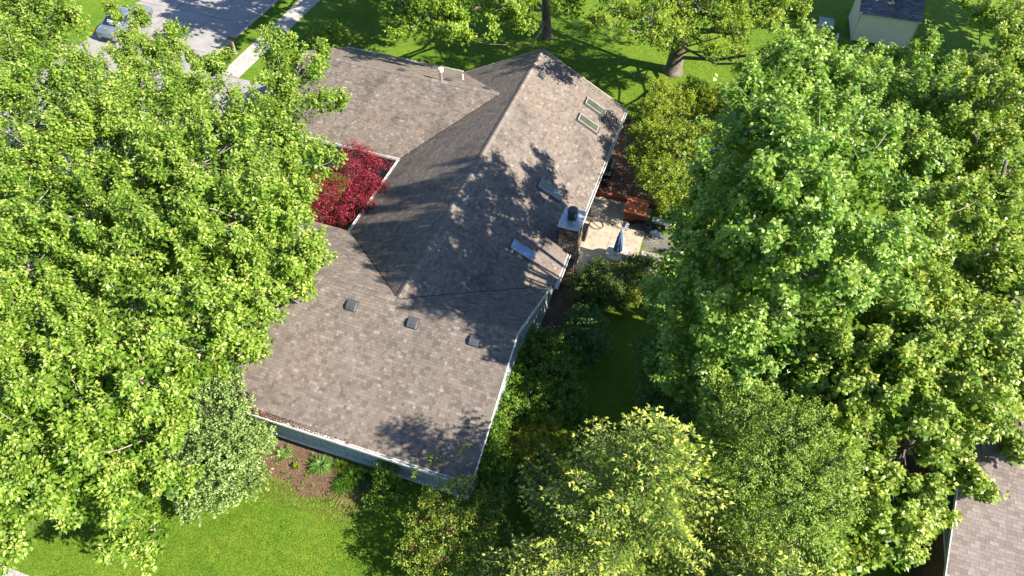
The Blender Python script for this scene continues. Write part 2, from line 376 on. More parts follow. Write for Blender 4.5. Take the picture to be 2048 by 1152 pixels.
def shingle_mesh(w, t, tone):
    ti = round(tone*7)/7; tk = .016; key = (w, ti)
    if key not in SH:
        h = w/2-.003; e = EXPO
        vs = [(-h,0,.002+tk),(h,0,.002+tk),(h,e+.01,.002),(-h,e+.01,.002),(-h,0,-.001),(h,0,-.001),(h,e+.01,-.001),(-h,e+.01,-.001)]
        b = MB().add(vs, [(0,1,2,3),(4,5,1,0),(5,6,2,1),(6,7,3,2),(7,4,0,3)], max(ti,.05)); b.t[1] = 0.0; me = b.mesh('shingle'); me.materials.append(M['shingle']); SH[key] = me
    return SH[key]
kv = lambda s: math.sqrt(1+s*s)
def slope(axis, sgn, eave, s, pts, cands=None, mb=None, z0=E, **kw):
    """axis 'x': the slope rises along x (courses run along y). pts plan points (x,y)."""
    k = kv(s); c = 1/k; sn = s/k
    if axis == 'x': u = Vector((0,1,0)); v = Vector((-sgn*c, 0, sn)); o = Vector((eave, 0, z0)); uv = [(p[1], (eave-p[0])*sgn*k) for p in pts]
    else: u = Vector((1,0,0)); v = Vector((0, -sgn*c, sn)); o = Vector((0, eave, z0)); uv = [(p[0], (eave-p[1])*sgn*k) for p in pts]
    d = MB(); nn = u.cross(v); nn = nn if nn.z > 0 else -nn
    P3 = [o+u*a+v*b for a, b in uv]
    if area2(uv)*(1 if u.cross(v).z > 0 else -1) < 0: P3 = P3[::-1]
    d.prism([p-nn*.005 for p in P3], tuple(-nn*.12)); d.build('roof_deck', M['roofdeck'], roof)
    lay_shingles(o, u, v, uv, mb, cands, **kw)
near_c = []; rest = MB()
slope('y', -1, -DN, SN, [(XL,0),(XR,0),(XR,-DN),(XL,-DN)], near_c, rest)
slope('x', 1, W, S1, [(0,0),(0,YF),(W,YF),(W,W)], None, rest)
slope('x', -1, -W, S1, [(0,0),(0,YG),(-GA,YG),(-W,YG-DG),(-W,W)], None, rest, th=(.005, .008))
slope('x', -1, -W, S1, [(0,YG),(0,YF),(-5.35,YF),(-GA,YG)], None, rest, th=(.005, .008))
slope('y', 1, W, (H-E)/W, [(0,0),(XR,0),(XR,XR)], None, rest)
slope('y', 1, W, (H-E)/W, [(0,0),(-W,W),(XL,W),(XL,0)], None, rest)
slope('y', -1, YG-DG, SG, [(XG,YG),(-GA,YG),(-W,YG-DG),(XG,YG-DG)], None, rest)
slope('y', 1, YG+DG, SG, [(XG,YG),(-GA,YG),(-W,YG+DG),(XG,YG+DG)], None, rest)
camp = cam.matrix_world.translation
near_c.sort(key=lambda c: (c[0]-camp).length - c[4]*18)
for i, (p, u, v, nn, w, t, tone) in enumerate(near_c):
    if i < 300:
        o = link('shingle', shingle_mesh(w, t, tone), None, roof); o.matrix_world = Matrix((u, v, nn)).transposed().to_4x4(); o.location = p
        o.rotation_euler = Matrix((u, v, nn)).transposed().to_euler()
    else:
        h = w/2-.003; e = EXPO
        vs_ = [p+u*a+v*b+nn*c for a, b, c in ((-h,0,.002+t),(h,0,.002+t),(h,e+.01,.002),(-h,e+.01,.002),(-h,0,-.001),(h,0,-.001),(h,e+.01,-.001),(-h,e+.01,-.001))]
        rest.add(vs_, [(0,1,2,3),(4,5,1,0),(5,6,2,1),(6,7,3,2),(7,4,0,3)], tone); rest.t[-4] = 0.0
rest.build('shingles', M['shingle'], roof, kind='stuff')
# ridge caps: folded pieces, one mesh shared per ridge slope
def cap_mesh(s, w=.17, l=.2, tone=.5):
    k = kv(s); c, sn = w/k, w*s/k; V = []
    for (y, dz) in ((0, .030), (l+.01, .014)):
        V += [(-c, y, -sn+dz), (0, y, dz), (c, y, -sn+dz)]
    V += [(x, y, z-.014) for x, y, z in V]
    return MB().add(V, [(0,1,4,3),(1,2,5,4),(6,7,1,0),(7,8,2,1),(8,11,5,2),(9,6,0,3),(10,9,3,4),(11,10,4,5)], tone)
caps = {}
def ridge(p0, p1, s, par, mat=None, l=.2, step=.2):
    p0 = Vector(p0); p1 = Vector(p1); d = p1-p0; n = int(d.length/step); rz = math.atan2(-d.x, d.y); rx = math.asin(d.z/d.length)
    for i in range(n):
        t = round((random.choice([.35,.6,.7,.75,.85,1.]))*20)/20; key = (s, t, mat.name if mat else '')
        if key not in caps:
            me = cap_mesh(s, l=l, tone=t).mesh('ridge_cap'); me.materials.append(mat or M['shingle']); caps[key] = me
        o = link('ridge_cap', caps[key], None, par); o.location = p0+d*(i/n); o.rotation_euler = Euler((rx, 0, rz), 'XYZ')
ridge((0,YF,H+.01), (0,.1,H+.01), S1, roof)
ridge((XR,0,H+.012), (XL,0,H+.012), SN, roof)
ridge((XG,YG,HG+.01), (-GA-.05,YG,HG+.01), SG, roof)
for (a, b, w_) in (((0,0,H), (-W,W,E), .03), ((-GA,YG,HG), (-W,YG-DG,E), .03), ((0,0,H), (XR,XR,H-XR*S1), .02)):
    a = Vector(a); b = Vector(b); sd_ = Vector((0,0,1)).cross(b-a).normalized()*w_; z_ = Vector((0,0,.024))
    MB().prism([a-sd_+z_, a+sd_+z_, b+sd_+z_, b-sd_+z_], (0,0,-.02)).build('valley_flashing', M['roofdeck'], roof)
# litter in the valleys
db = MB()
for (a, b) in (((-GA,YG,HG), (-W,YG+DG,E)), ((0,0,H), (-W,W,E)), ((0,0,H), (XR,XR,E+.09))):
    a = Vector(a); b = Vector(b)
    for i in range(60):
        t = random.random()**.7; p = a.lerp(b, t)+Vector((random.gauss(0,.08), random.gauss(0,.08), .035)); r = random.uniform(.02,.05)
        db.add([p+Vector((r,0,0)), p+Vector((0,r*.6,.01)), p-Vector((r,0,0)), p-Vector((0,r*.6,0))], [(0,1,2,3)])
db.build('valley_litter', M['rust'], roof, kind='stuff')
# walls
def wallbox(x0, x1, y0, y1, z1): MB().box(x0, x1, y0, y1, .0, z1).build('wall', M['siding'], house)
wallbox(-5.05, 5.08, -4.6, 20.5, 2.72)
wallbox(-8.35, 4.9, -4.98, 5.0, 2.72)
wallbox(-13.4, -4.9, 12.3, 20.7, 2.6)
MB().prism([(-8.4,-4.9,2.6),(-8.4,4.95,2.6),(-8.4,0,H-.2)], (.1,0,0)).build('gable_wall', M['siding'], house)
MB().prism([(-13.4,12.4,2.5),(-13.4,20.6,2.5),(-13.4,YG,HG-.2)], (.1,0,0)).build('gable_wall', M['siding'], house)
MB().prism([(-5,20.5,2.6),(5,20.5,2.6),(0,20.5,H-.2)], (0,-.1,0)).build('gable_wall', M['siding'], house)
x = -8.35
while x < 4.9:                                                       # near wall: grooved boards
    x1 = min(x+.405, 4.94); MB().box(x+.007, x1-.007, -5.03, -4.985, .2, 2.55).build('siding_panel', M['siding'], house); x += .405
y = -5.0
while y < 4.95:                                                      # right gable wall, boards cut to the roof line
    y1 = min(y+.405, 4.98); zt = lambda q: H-.17-abs(q)*(SN if q < 0 else S1)
    if y < 0 < y1: prof = [(4.905,y+.007,.2),(4.905,y1-.007,.2),(4.905,y1-.007,zt(y1)),(4.905,0,zt(0)),(4.905,y+.007,zt(y))]
    else: prof = [(4.905,y+.007,.2),(4.905,y1-.007,.2),(4.905,y1-.007,zt(y1-.007)),(4.905,y+.007,zt(y+.007))]
    MB().prism(prof, (.045,0,0)).build('siding_panel', M['siding'], house); y += .405
MB().box(-8.36,4.99,-5.07,-4.99,.05,.195).build('skirt_board', M['trim'], house, bevel=.008)
MB().box(-8.36,4.99,-5.11,-4.99,.30,.35).build('ledge_board', M['trim'], house, bevel=.006)
MB().box(4.95,5.02,-5.11,5.0,.05,.195).build('skirt_board', M['trim'], house, bevel=.008)
MB().box(4.93,5.0,-5.06,-4.96,.2,2.6).build('corner_board', M['trim'], house)
win = MB().box(4.951,5.0,2.35,3.75,.75,2.15).build('window', M['trim'], house)
MB().box(4.99,5.012,2.45,3.02,.85,2.05).build('pane', M['glass_dark'], win); MB().box(4.99,5.012,3.08,3.65,.85,2.05).build('pane', M['glass_dark'], win)
# gutters and rakes
def gutter(a, b, out, nm='gutter', mat=None, litter=None):
    """a->b along an eave, out = outward unit (x,y)"""
    a = Vector(a); b = Vector(b); o = Vector((out[0], out[1], 0)); up_ = Vector((0,0,1)); g = MB()
    def strip(o0, o1, z0, z1):
        P = [a+o*o0+up_*z0, a+o*o1+up_*z0, a+o*o1+up_*z1, a+o*o0+up_*z1]; g.prism(P, tuple(b-a))
    strip(0, .012, -.12, -.015); strip(.012, .12, -.12, -.108); strip(.12, .15, -.12, .0)
    strip(-.005, .05, -.013, -.004)
    G = g.build(nm, mat or M['white'], house)
    if litter:
        l = MB(); L = (b-a).length; d = (b-a).normalized()
        for i in range(litter):
            p = a+d*random.uniform(0, L)+o*random.uniform(-.04,.09)+up_*random.uniform(-.02,.012); r = random.uniform(.02,.05)
            l.add([p-d*r, p+o*r*.5+up_*.01, p+d*r, p-o*r*.5], [(0,1,2,3)])
        l.build('leaf_litter', M['debris'], G, kind='stuff')
    return G
gutter((XL,-DN-.005,E), (XR,-DN-.005,E), (0,-1))
l = MB()
for i in range(2600):
    x = -8+abs(random.gauss(0, 1))*3.1
    if x > 3: continue
    p = Vector((x, -DN+random.uniform(-.09,.13)*(1 if x < -1 else .6), 0)); p.z = E+.015+max(0, (p.y+DN))*SN+random.uniform(0,.02); r = random.uniform(.015,.045); a = random.random()*6.3
    d = Vector((math.cos(a)*r, math.sin(a)*r, 0)); q = Vector((-d.y*.5, d.x*.5, .008))
    l.add([p-d, p+q, p+d, p-q], [(0,1,2,3)])
l.build('gutter_litter', M['debris'], house, kind='stuff')
gutter((W+.005,YF,E), (W+.005,9.2,E), (1,0)); gutter((W+.005,7.8,E), (W+.005,W-.1,E), (1,0))
gutter((-W-.005,W+.1,E), (-W-.005,YG-DG-.12,E), (-1,0)); gutter((XG,YG-DG-.005,E), (-W-.02,YG-DG-.005,E), (0,-1)); gutter((XG,YG+DG+.005,E), (-5.4,YG+DG+.005,E), (0,1))
def rake(a, b, side, t=.035, h=.17):
    a = Vector(a); b = Vector(b); s_ = Vector(side); MB().prism([a+Vector((0,0,.018)), b+Vector((0,0,.018)), b-Vector((0,0,h)), a-Vector((0,0,h))], tuple(s_*t)).build('rake_board', M['white'], house)
rake((XR+.002,0,H), (XR+.002,-DN,E), (1,0,0)); rake((XR+.002,0,H), (XR+.002,XR,H-XR*S1), (1,0,0)); rake((XL,0,H), (XL,-DN,E), (-1,0,0)); rake((XL,0,H), (XL,W,E), (-1,0,0))
rake((XG,YG,HG), (XG,YG+DG,E), (-1,0,0)); rake((XG,YG,HG), (XG,YG-DG,E), (-1,0,0)); rake((0,YF,H), (W,YF,E), (0,1,0)); rake((0,YF,H), (-5.35,YF,E+.09), (0,1,0))
MB().prism([(5.02,XR,E+.02),(5.52,XR,E-.1),(5.52,YF,E-.1),(5.02,YF,E+.02)], (0,0,-.03)).build('soffit', M['soffit'], house)
MB().box(XL+.05,XR-.02,-DN+.02,-5.0,E-.13,E-.1).build('soffit', M['soffit'], house)
# box vents
def on_right(x, off=0): return H-x*S1+off
def local_frame(o, p, s, axis, sgn):
    """orient an object with its local z along the slope normal and local -y down the slope"""
    k = kv(s)
    v = Vector((-sgn/k, 0, s/k)) if axis == 'x' else Vector((0, -sgn/k, s/k))
    n_ = Vector((sgn*s/k, 0, 1/k)) if axis == 'x' else Vector((0, sgn*s/k, 1/k)); u = v.cross(n_)
    o.rotation_euler = Matrix((u, v, n_)).transposed().to_euler(); o.location = p
def box_vent(p, s, axis, sgn, sc=1.0):
    e = bpy.data.objects.new('roof_vent', None); col.objects.link(e); e.parent = house; local_frame(e, p, s, axis, sgn)
    MB().box(-.27*sc,.27*sc,-.25*sc,.27*sc,.014,.022).build('flange', M['ventplastic'], e)
    b = MB(); prof = []
    for i in range(7): t = i/6; prof.append((-.2*sc + .40*sc*t, .02+.15*sc*math.sin(math.pi*(.22+.6*(1-t)))))
    prof = [(-.215*sc,.022)] + prof + [(.2*sc,.022)]
    b.prism([(-.2*sc, y, z) for y, z in prof], (.40*sc, 0, 0)); b.build('hood', M['ventplastic'], e, bevel=.012)
    MB().box(.2*sc,.206*sc,-.19*sc,.19*sc,.02,.07*sc).build('trim_strip', M['metal'], e)
    return e
for x in (-1.85, .97, 3.73): box_vent((x, -.72, H-.72*SN), SN, 'y', -1, 1.0)
for x in (-10.69, -7.64, -4.68, -2.22): box_vent((x, 17.15, HG-(17.15-YG)*SG), SG, 'y', 1, .9)
for x, y in ((.62,19.75), (.62,18.6)): box_vent((x, y, H-x*S1), S1, 'x', 1, .9)
def pipe(p, r, h, nm, mat, cap=False):
    e = MB().lathe(p, [(r*1.5,-.05),(r*1.5,.03),(r,.06),(r,h)], 14).build(nm, mat, house, smooth=False)
    if cap: MB().lathe((p[0],p[1],p[2]+h), [(r*1.1,-.14),(r*2.1,-.10),(r*2.1,.06),(r*1.6,.10),(.01,.12)], 18).build('pipe_cap', M['white'], e)
    return e
pipe((-5.0,16.85,4.78), .085, .72, 'flue_pipe', M['postwood'], True)
pipe((-4.35,18.6,3.93), .055, .35, 'vent_pipe', M['white']); pipe((1.46,4.04,4.80), .055, .32, 'vent_pipe', M['white'])
def skylight(x0, x1, y0, y1, glass, frame):
    k = kv(S1); e = bpy.data.objects.new('skylight', None); col.objects.link(e); e.parent = house
    xc, yc = (x0+x1)/2, (y0+y1)/2; local_frame(e, (xc, yc, H-xc*S1), S1, 'x', 1)
    L = (x1-x0)*k/2; w = (y1-y0)/2; t = .055
    for (a, b, c, d) in ((-w,w,-L,-L+t), (-w,w,L-t,L), (-w,-w+t,-L+t,L-t), (w-t,w,-L+t,L-t)):
        MB().box(a,b,c,d,.0,.13).build('frame', frame, e, bevel=.006)
    MB().box(-w+t,w-t,-L+t,L-t,.085,.105).build('glass', glass, e)
    MB().box(-w-.1,w+.1,-L-.1,L+.1,.012,.019).build('flashing', M['darkmetal'], e)
skylight(3.29,4.53,18.84,19.47,M['glass_green'],M['unit']); skylight(3.3,4.5,17.14,17.77,M['glass_green'],M['unit'])
skylight(2.94,4.17,10.6,11.22,M['glass_green'],M['unit']); skylight(3.0,4.09,5.92,6.5,M['glass_painted_sky'],M['metal'])
# chimney
ch = MB().box(4.92,5.83,7.90,9.14,0,4.3).build('chimney', M['mortar'], house)
SM = [M['stone_a'], M['stone_b'], M['stone_c'], M['stone_a']]
def stone_face(axis, c, a0, a1, z0, z1):
    z = z0
    while z < z1-.03:
        h = min(random.uniform(.13,.26), z1-z); a = a0
        while a < a1-.03:
            w = min(random.uniform(.16,.42), a1-a); w = a1-a if a1-a-w < .1 else w; d = random.uniform(.02,.06); g = .012; j = [random.uniform(-.012,.012) for _ in range(8)]
            q = [(a+g+j[0], z+g+j[1]), (a+w-g+j[2], z+g+j[3]), (a+w-g+j[4], z+h-g+j[5]), (a+g+j[6], z+h-g+j[7])]; i_ = .02
            cx = sum(p[0] for p in q)/4; cz = sum(p[1] for p in q)/4; q2 = [(cx+(p[0]-cx)*.86, cz+(p[1]-cz)*.82) for p in q]
            if axis == 'y': V = [(p[0], c, p[1]) for p in q]+[(p[0], c-d*.5, p[1]) for p in q]+[(p[0], c-d, p[1]) for p in q2]
            else: V = [(c, p[0], p[1]) for p in q]+[(c+d*.5, p[0], p[1]) for p in q]+[(c+d, p[0], p[1]) for p in q2]
            F_ = [(8,9,10,11)]+[(i, (i+1) % 4, 4+(i+1) % 4, 4+i) for i in range(4)]+[(4+i, 4+(i+1) % 4, 8+(i+1) % 4, 8+i) for i in range(4)]
            MB().add(V, F_).build('stone', random.choice(SM), ch); a += w
        z += h
stone_face('y', 7.90, 4.93, 5.82, 2.3, 4.3); stone_face('x', 5.83, 7.91, 9.13, 0.1, 4.3); stone_face('y', 7.90, 5.3, 5.82, .1, 2.3)
MB().box(4.83,5.94,7.82,9.26,4.3,4.38).build('chimney_cap', M['metal_blue'], ch, bevel=.01)
cw = MB().lathe((5.36,8.6,4.38), [(.25,0),(.25,.10),(.20,.12),(.20,.30),(.255,.31),(.265,.50),(.25,.56),(.17,.62),(.01,.64)], 28).build('chimney_cowl', M['darkmetal'], ch, smooth=False)
for dx, dy in ((-.4,-.5),(.45,-.5),(-.4,.5),(.45,.5),(-.42,.05)): MB().lathe((5.39+dx*.9,8.54+dy,4.38), [(.016,0),(.016,.02)], 8).build('bolt', M['black'], ch)

# ================================================================ patio, deck and what stands there
slabs('patio', [5.1,6.95,8.72], [8.6,10.4,12.35,15.45], .001, .05, M['concrete'], .006)
slabs('garden_path', [8.85,9.45,10.05], [10.2,10.8,11.35,11.9], .002, .04, M['walk'], .012)
deck = thing('wooden_deck', 'low redwood deck in deep shade between the eave and the dogwood', 'deck')
for i in range(51):
    MB().box(5.12,8.9,15.68+i*.146,15.68+i*.146+.135,.26,.30,random.random()).build('deck_board', M['deckwood'], deck)
MB().box(5.12,8.95,15.50,15.67,.02,.315).build('rim_board', M['redbeam'], deck, bevel=.01); MB().box(8.91,8.97,15.68,23.1,.02,.3).build('rim_board', M['redbeam'], deck)
fe = thing('picket_fence', 'short dark picket fence at the far end of the deck', 'fence')
for i in range(15): MB().box(5.3+i*.16,5.34+i*.16,23.2,23.235,.05,1.05).build('picket', M['darkmetal'], fe)
for z in (.2,.98): MB().box(5.25,7.65,23.236,23.27,z,z+.05).build('rail', M['darkmetal'], fe)
gr = thing('gas_grill', 'dark covered gas grill against the wall on the shaded deck', 'grill', loc=(5.62,17.3,.3))
MB().prism([(-.25,-.6,.75),(.25,-.6,.75),(.25,-.6,.9),(.1,-.6,1.08),(-.18,-.6,1.08),(-.25,-.6,.95)], (0,.85,0)).build('lid', M['darkmetal'], gr, bevel=.02)
MB().box(-.24,.24,-.58,.22,.1,.74).build('cabinet', M['black'], gr, bevel=.015)
MB().box(-.22,.22,.26,.62,.74,.78).build('side_shelf', M['metal'], gr); MB().box(-.22,.22,-.98,-.62,.74,.78).build('side_shelf', M['metal'], gr)
MB().tube([(.3,-.5,.92),(.3,.15,.92)], .015).build('handle', M['metal'], gr)
for y in (-.5,.15): MB().tube([(-.2,y,.06),(.2,y,.06)], .06, 12).build('wheel', M['tyre'], gr)
po = thing('clay_planter', 'dark glazed planter pot on the shaded deck in front of the grill', 'planter', loc=(5.7,16.25,.3))
MB().lathe((0,0,0), [(.14,0),(.2,.2),(.22,.38),(.24,.4),(.24,.44),(.2,.44),(.19,.38),(.01,.38)], 20).build('pot', M['darkmetal'], po, smooth=True)
ac = thing('utility_cabinet', 'warm grey cabinet with a framed pale lower panel beside the eave on the patio', 'cabinet', loc=(5.7,13.95,.05))
MB().box(-.3,.3,-.32,.42,.02,.66).build('body', M['unit'], ac, bevel=.012)
MB().box(-.34,.34,-.05,.46,.662,.70).build('lid', M['unit'], ac, bevel=.012)
MB().box(-.29,.29,-.31,-.07,.662,.672).build('panel', M['unit_light'], ac)
for a in ((-.31,.31,-.34,-.30),(-.31,-.27,-.30,-.08),(.27,.31,-.30,-.08)): MB().box(a[0],a[1],a[2],a[3],.665,.70).build('panel_frame', M['cream'], ac)
for k in range(5): MB().box(-.27,.27,-.345,-.325,.1+k*.1,.14+k*.1).build('louvre', M['unit_light'], ac)
MB().tube([(0,-.25,.69),(0,-.12,.71)], .012).build('latch', M['black'], ac)
MB().tube([(.37,.1,.05),(.40,.1,.5),(.36,.12,.62)], .02).build('conduit', M['metal'], ac)
h_ = MB(); pts = []
for i in range(60): t = i/59*2*math.pi*1.9; r = .42-.05*i/59; pts.append((5.95+r*math.cos(t), 13.0+r*.9*math.sin(t), .07+.018*(i/59)))
tag(link('garden_hose', h_.tube(pts+[(5.5,13.25,.08),(5.3,13.3,.4)], .014, 6).mesh('garden_hose'), M['hose']), 'thin brown garden hose coiled on the sunlit patio', 'hose')
bi = thing('black_bin', 'narrow black bin standing against the stone chimney', 'bin', loc=(5.5,11.75,.05))
MB().prism([(-.16,-.3,0),(.16,-.3,0),(.2,-.35,.85),(-.2,-.35,.85)], (0,.6,0)).build('body', M['black'], bi, bevel=.02)
MB().box(-.22,.22,-.38,.28,.852,.90).build('lid', M['black'], bi, bevel=.02)
MB().tube([(-.15,.3,.80),(.15,.3,.80)], .015).build('handle', M['black'], bi)
ot = thing('garden_table', 'square orange-red painted table top over a dark red base', 'table', loc=(7.88,14.45,.05))
for i in range(6): MB().box(-.64,.64,-.66+i*.2215,-.66+i*.2215+.219,.80,.85,random.random()).build('top_board', M['orange'], ot, bevel=.004)
MB().box(-.56,.56,-.58,.6,.0,.74).build('base_box', M['darkred'], ot, bevel=.01)
MB().box(-.6,.6,-.62,.62,.742,.798).build('apron', M['darkred'], ot)
def crumple(name, mat, label, cat, cx, cy, rx, ry, h, seed, n=26):
    r_ = random.Random(seed); f = [(r_.uniform(2,9), r_.uniform(0,6), r_.uniform(2,9), r_.uniform(0,6)) for _ in range(7)]; V = []; F_ = []
    for i in range(n+1):
        for j in range(n+1):
            a, b = i/n*2-1, j/n*2-1; rr = max(abs(a), abs(b)); th = math.atan2(b, a); s_ = 1+.16*math.sin(3*th+seed)+.1*math.sin(5*th)
            d = math.hypot(a, b) or 1; x = a*rr/d*s_; y = b*rr/d*s_
            z = h*max(0, 1-rr**3)*(.55+sum(abs(math.sin(p*x+q+1.5*math.sin(s*y)))*.10 for p, q, s, t in f))+.01
            V.append((cx+x*rx, cy+y*ry, z+.05*(rr < .98)))
    for i in range(n):
        for j in range(n): a = i*(n+1)+j; F_.append((a, a+n+1, a+n+2, a+1))
    o = link(name, MB().add(V, F_).mesh(name, True), mat); return tag(o, label, cat)
crumple('black_tarp', M['tarp'], 'crumpled black tarp spread between the orange table and the gravel', 'tarp', 8.55, 13.75, 1.0, .42, .34, 3)
crumple('plastic_sheet', M['plastic'], 'wrinkled blue-white plastic sheet edge lying on the gravel', 'plastic sheet', 9.35, 13.42, .42, .13, .22, 5)
crumple('small_plastic_sheet', M['plastic'], 'small pale plastic sheet at the left end of the black tarp', 'plastic sheet', 7.62, 13.55, .16, .2, .18, 8, 14)
cy = thing('storage_tank', 'cream horizontal cylinder lying at the dogwood edge behind the gravel', 'tank', loc=(9.48,14.28,.24), rz=-.05)
MB().tube([(-.56,0,.05),(-.53,0,.05),(.53,0,.05),(.56,0,.05)], [.15,.19,.19,.15], 20).build('body', M['cream'], cy, smooth=False)
for x_ in (-.38,.38): MB().box(x_-.03,x_+.03,-.14,.14,-.23,-.1).build('foot', M['unit'], cy)
MB().box(.28,.46,-.34,-.17,-.22,-.02).build('valve_box', M['cream'], cy, bevel=.01)
um = thing('garden_umbrella', 'closed blue garden umbrella standing through the round glass table', 'umbrella', loc=(7.67,10.55,.05))
MB().tube([(0,0,0),(0,0,2.4)], .022, 10).build('pole', M['white'], um)
MB().lathe((0,0,0), [(.075,.85),(.235,.95),(.22,1.1),(.18,1.5),(.14,1.9),(.08,2.25),(.03,2.36)], 48, wob=lambda t, j: 1+.16*math.cos(8*t+.4*j)*(1-.1*j)).build('canopy', M['bluecloth'], um, smooth=True)
MB().lathe((0,0,0), [(.03,2.36),(.045,2.40),(.045,2.45),(.01,2.49)], 12).build('finial', M['bluecloth'], um)
MB().lathe((0,0,0), [(.26,.0),(.26,.04),(.06,.09),(.03,.2)], 20).build('base', M['darkmetal'], um)
gt = thing('glass_table', 'round glass patio table half hidden behind the yews', 'table', loc=(7.67,10.55,.05))
MB().lathe((0,0,0), [(.045,.70),(.60,.70),(.60,.712),(.045,.712)], 40).build('table_top', M['glass_table'], gt)
MB().lathe((0,0,0), [(.60,.695),(.615,.70),(.615,.715),(.60,.72)], 40).build('rim', M['cream'], gt)
for k in range(4):
    a = k*math.pi/2+.5; MB().tube([(.5*math.cos(a),.5*math.sin(a),.69),(.42*math.cos(a),.42*math.sin(a),.3),(.52*math.cos(a),.52*math.sin(a),0)], .016).build('leg', M['cream'], gt)
n = 5200; P = np.stack([rng.uniform(8.8,10.9,n), rng.normal(12.75,.42,n), np.full(n,.0)],1); keep = (P[:,1] > 11.95) & (P[:,1] < 13.9); P = P[keep]; n = len(P)
V = []; base = np.array([[1,0,0],[0,1,0],[-1,0,0],[0,-1,0],[0,0,1.]])
sc = rng.uniform(.014,.035,(n,1,1)); ang = rng.uniform(0,6.3,n); rot = np.stack([np.stack([np.cos(ang),-np.sin(ang),0*ang],1),np.stack([np.sin(ang),np.cos(ang),0*ang],1),np.stack([0*ang,0*ang,.7+0*ang],1)],1)
B = np.einsum('nij,kj->nki', rot, base)*sc*[[[1.2,.8,1]]]+P[:,None,:]+[[[0,0,.006]]]
T_ = np.concatenate([B[:,[0,1,4]],B[:,[1,2,4]],B[:,[2,3,4]],B[:,[3,0,4]]],0)
tag(link('gravel', quads_mesh('gravel', T_, rng.random(len(T_)), 3), M['pebble'], None, 'stuff'), 'mixed grey pebbles between the black tarp and the stepping slabs', 'gravel')
sheet('rock_bed', 4.96, 6.6, 1.2, 7.95, .008, M['mortar'])
n = 1500; V = MB()
for i in range(n):
    x_, y_ = random.uniform(5.0,6.55), random.uniform(1.3,7.8); r = random.uniform(.03,.09)
    a = random.random()*3; V.add([(x_+r*math.cos(a+k*1.57), y_+r*math.sin(a+k*1.57), 0) for k in range(4)]+[(x_,y_,r*.6)], [(0,1,4),(1,2,4),(2,3,4),(3,0,4)])
tag(link('rock_mulch', V.mesh('rock_mulch'), M['stone_c'], None, 'stuff'), 'dark brown broken rock lining the gable wall below the chimney', 'rocks')

# ================================================================ shed, neighbour, street things
shed = thing('garden_shed', 'cream garden shed with a dark shingled roof behind the maples', 'shed', loc=(19.24,39.3,.15), rz=.063)
MB().box(0,4.13,0,3.6,0,2.3).build('wall', M['shedwall'], shed)
for i in range(7): MB().box(.06+i*.578,.06+i*.578+.574,-.02,-.002,.02,2.26).build('wall_panel', M['shedwall'], shed)
for x_ in (-.03, 4.05): MB().box(x_,x_+.11,-.04,-.021,0,2.3).build('corner_trim', M['shedtrim'], shed)
MB().prism([(0.004,0,2.3),(0.004,3.6,2.3),(0.004,1.8,3.15)], (.05,0,0)).build('gable', M['shedwall'], shed); MB().prism([(4.07,0,2.3),(4.07,3.6,2.3),(4.07,1.8,3.15)], (.05,0,0)).build('gable', M['shedwall'], shed)
ss = .85/1.8; sr = MB(); k = kv(ss)
lay_shingles(Vector((-.15,-.18,2.3-.18*ss)), Vector((1,0,0)), Vector((0,1/k,ss/k)), [(0,0),(4.43,0),(4.43,1.98*k),(0,1.98*k)], sr, widths=[.2,.3,.4])
lay_shingles(Vector((-.15,3.78,2.3-.18*ss)), Vector((1,0,0)), Vector((0,-1/k,ss/k)), [(0,0),(4.43,0),(4.43,1.98*k),(0,1.98*k)], sr, widths=[.2,.3,.4])
sr.build('shingles', M['shingle_shade_blue'], shed, kind='stuff')
MB().prism([(-.15,-.2,2.3-.2*ss-.012),(-.15,1.8,3.15-.012),(-.15,3.8,2.3-.2*ss-.012),(-.15,3.8,2.2-.2*ss),(-.15,1.8,3.05),(-.15,-.2,2.2-.2*ss)], (4.43,0,0)).build('roof_deck', M['shedtrim'], shed)
for i, (x_, y_) in enumerate(((.1,.1),(2,.1),(3.9,.1),(.1,3.4),(3.9,3.4))): MB().box(x_-.08,x_+.12,y_-.08,y_+.12,-.15,-.002).build('foundation_block', M['greywood'], shed)
lum = thing('plank_stack', 'stack of weathered grey planks on the grass in front of the cream shed', 'planks', loc=(19.3,38.1,0), rz=.05)
for i in range(9): MB().box(-.1+.04*i,4.0-random.uniform(0,.5),-.5+.14*(i % 5),-.5+.14*(i % 5)+.125,.01+.075*(i//5),.065+.075*(i//5)).build('plank', M['greywood'], lum)
cr = thing('wooden_crate', 'pale weathered chest with a boarded lid left of the shed', 'chest', loc=(17.3,40.6,0), rz=.05)
MB().box(-.5,.5,-.6,.55,.0,.55).build('body', M['palewood'], cr, bevel=.01)
for i in range(5): MB().box(-.55,.55,-.66+i*.26,-.66+i*.26+.252,.552,.59).build('lid_board', M['palewood'], cr)
mo = thing('riding_mower', 'black riding mower with chrome trim half hidden by leaves near the chest', 'mower', loc=(16.85,38.1,0), rz=.1)
MB().prism([(-.3,-1.3,.3),(-.3,-1.35,.55),(-.3,-1.0,.78),(-.3,-.2,.82),(-.3,-.1,.35)], (.6,0,0)).build('hood', M['black'], mo, bevel=.05)
MB().box(-.42,.42,-.1,1.1,.3,.45).build('deck', M['black'], mo, bevel=.04)
MB().prism([(-.22,.5,.46),(-.22,1.0,.46),(-.22,1.12,1.0),(-.22,1.0,1.02),(-.22,.85,.62),(-.22,.5,.6)], (.44,0,0)).build('seat', M['darkmetal'], mo, bevel=.04)
for (x_, y_, r) in ((-.46,.85,.26),(.34,.85,.26),(-.42,-.95,.19),(.32,-.95,.19)):
    w_ = MB().tube([(x_,y_,r),(x_+.13,y_,r)], r, 20).build('wheel', M['tyre'], mo); MB().tube([(x_-.004,y_,r),(x_+.134,y_,r)], r*.5, 14).build('rim', M['metal'], w_)
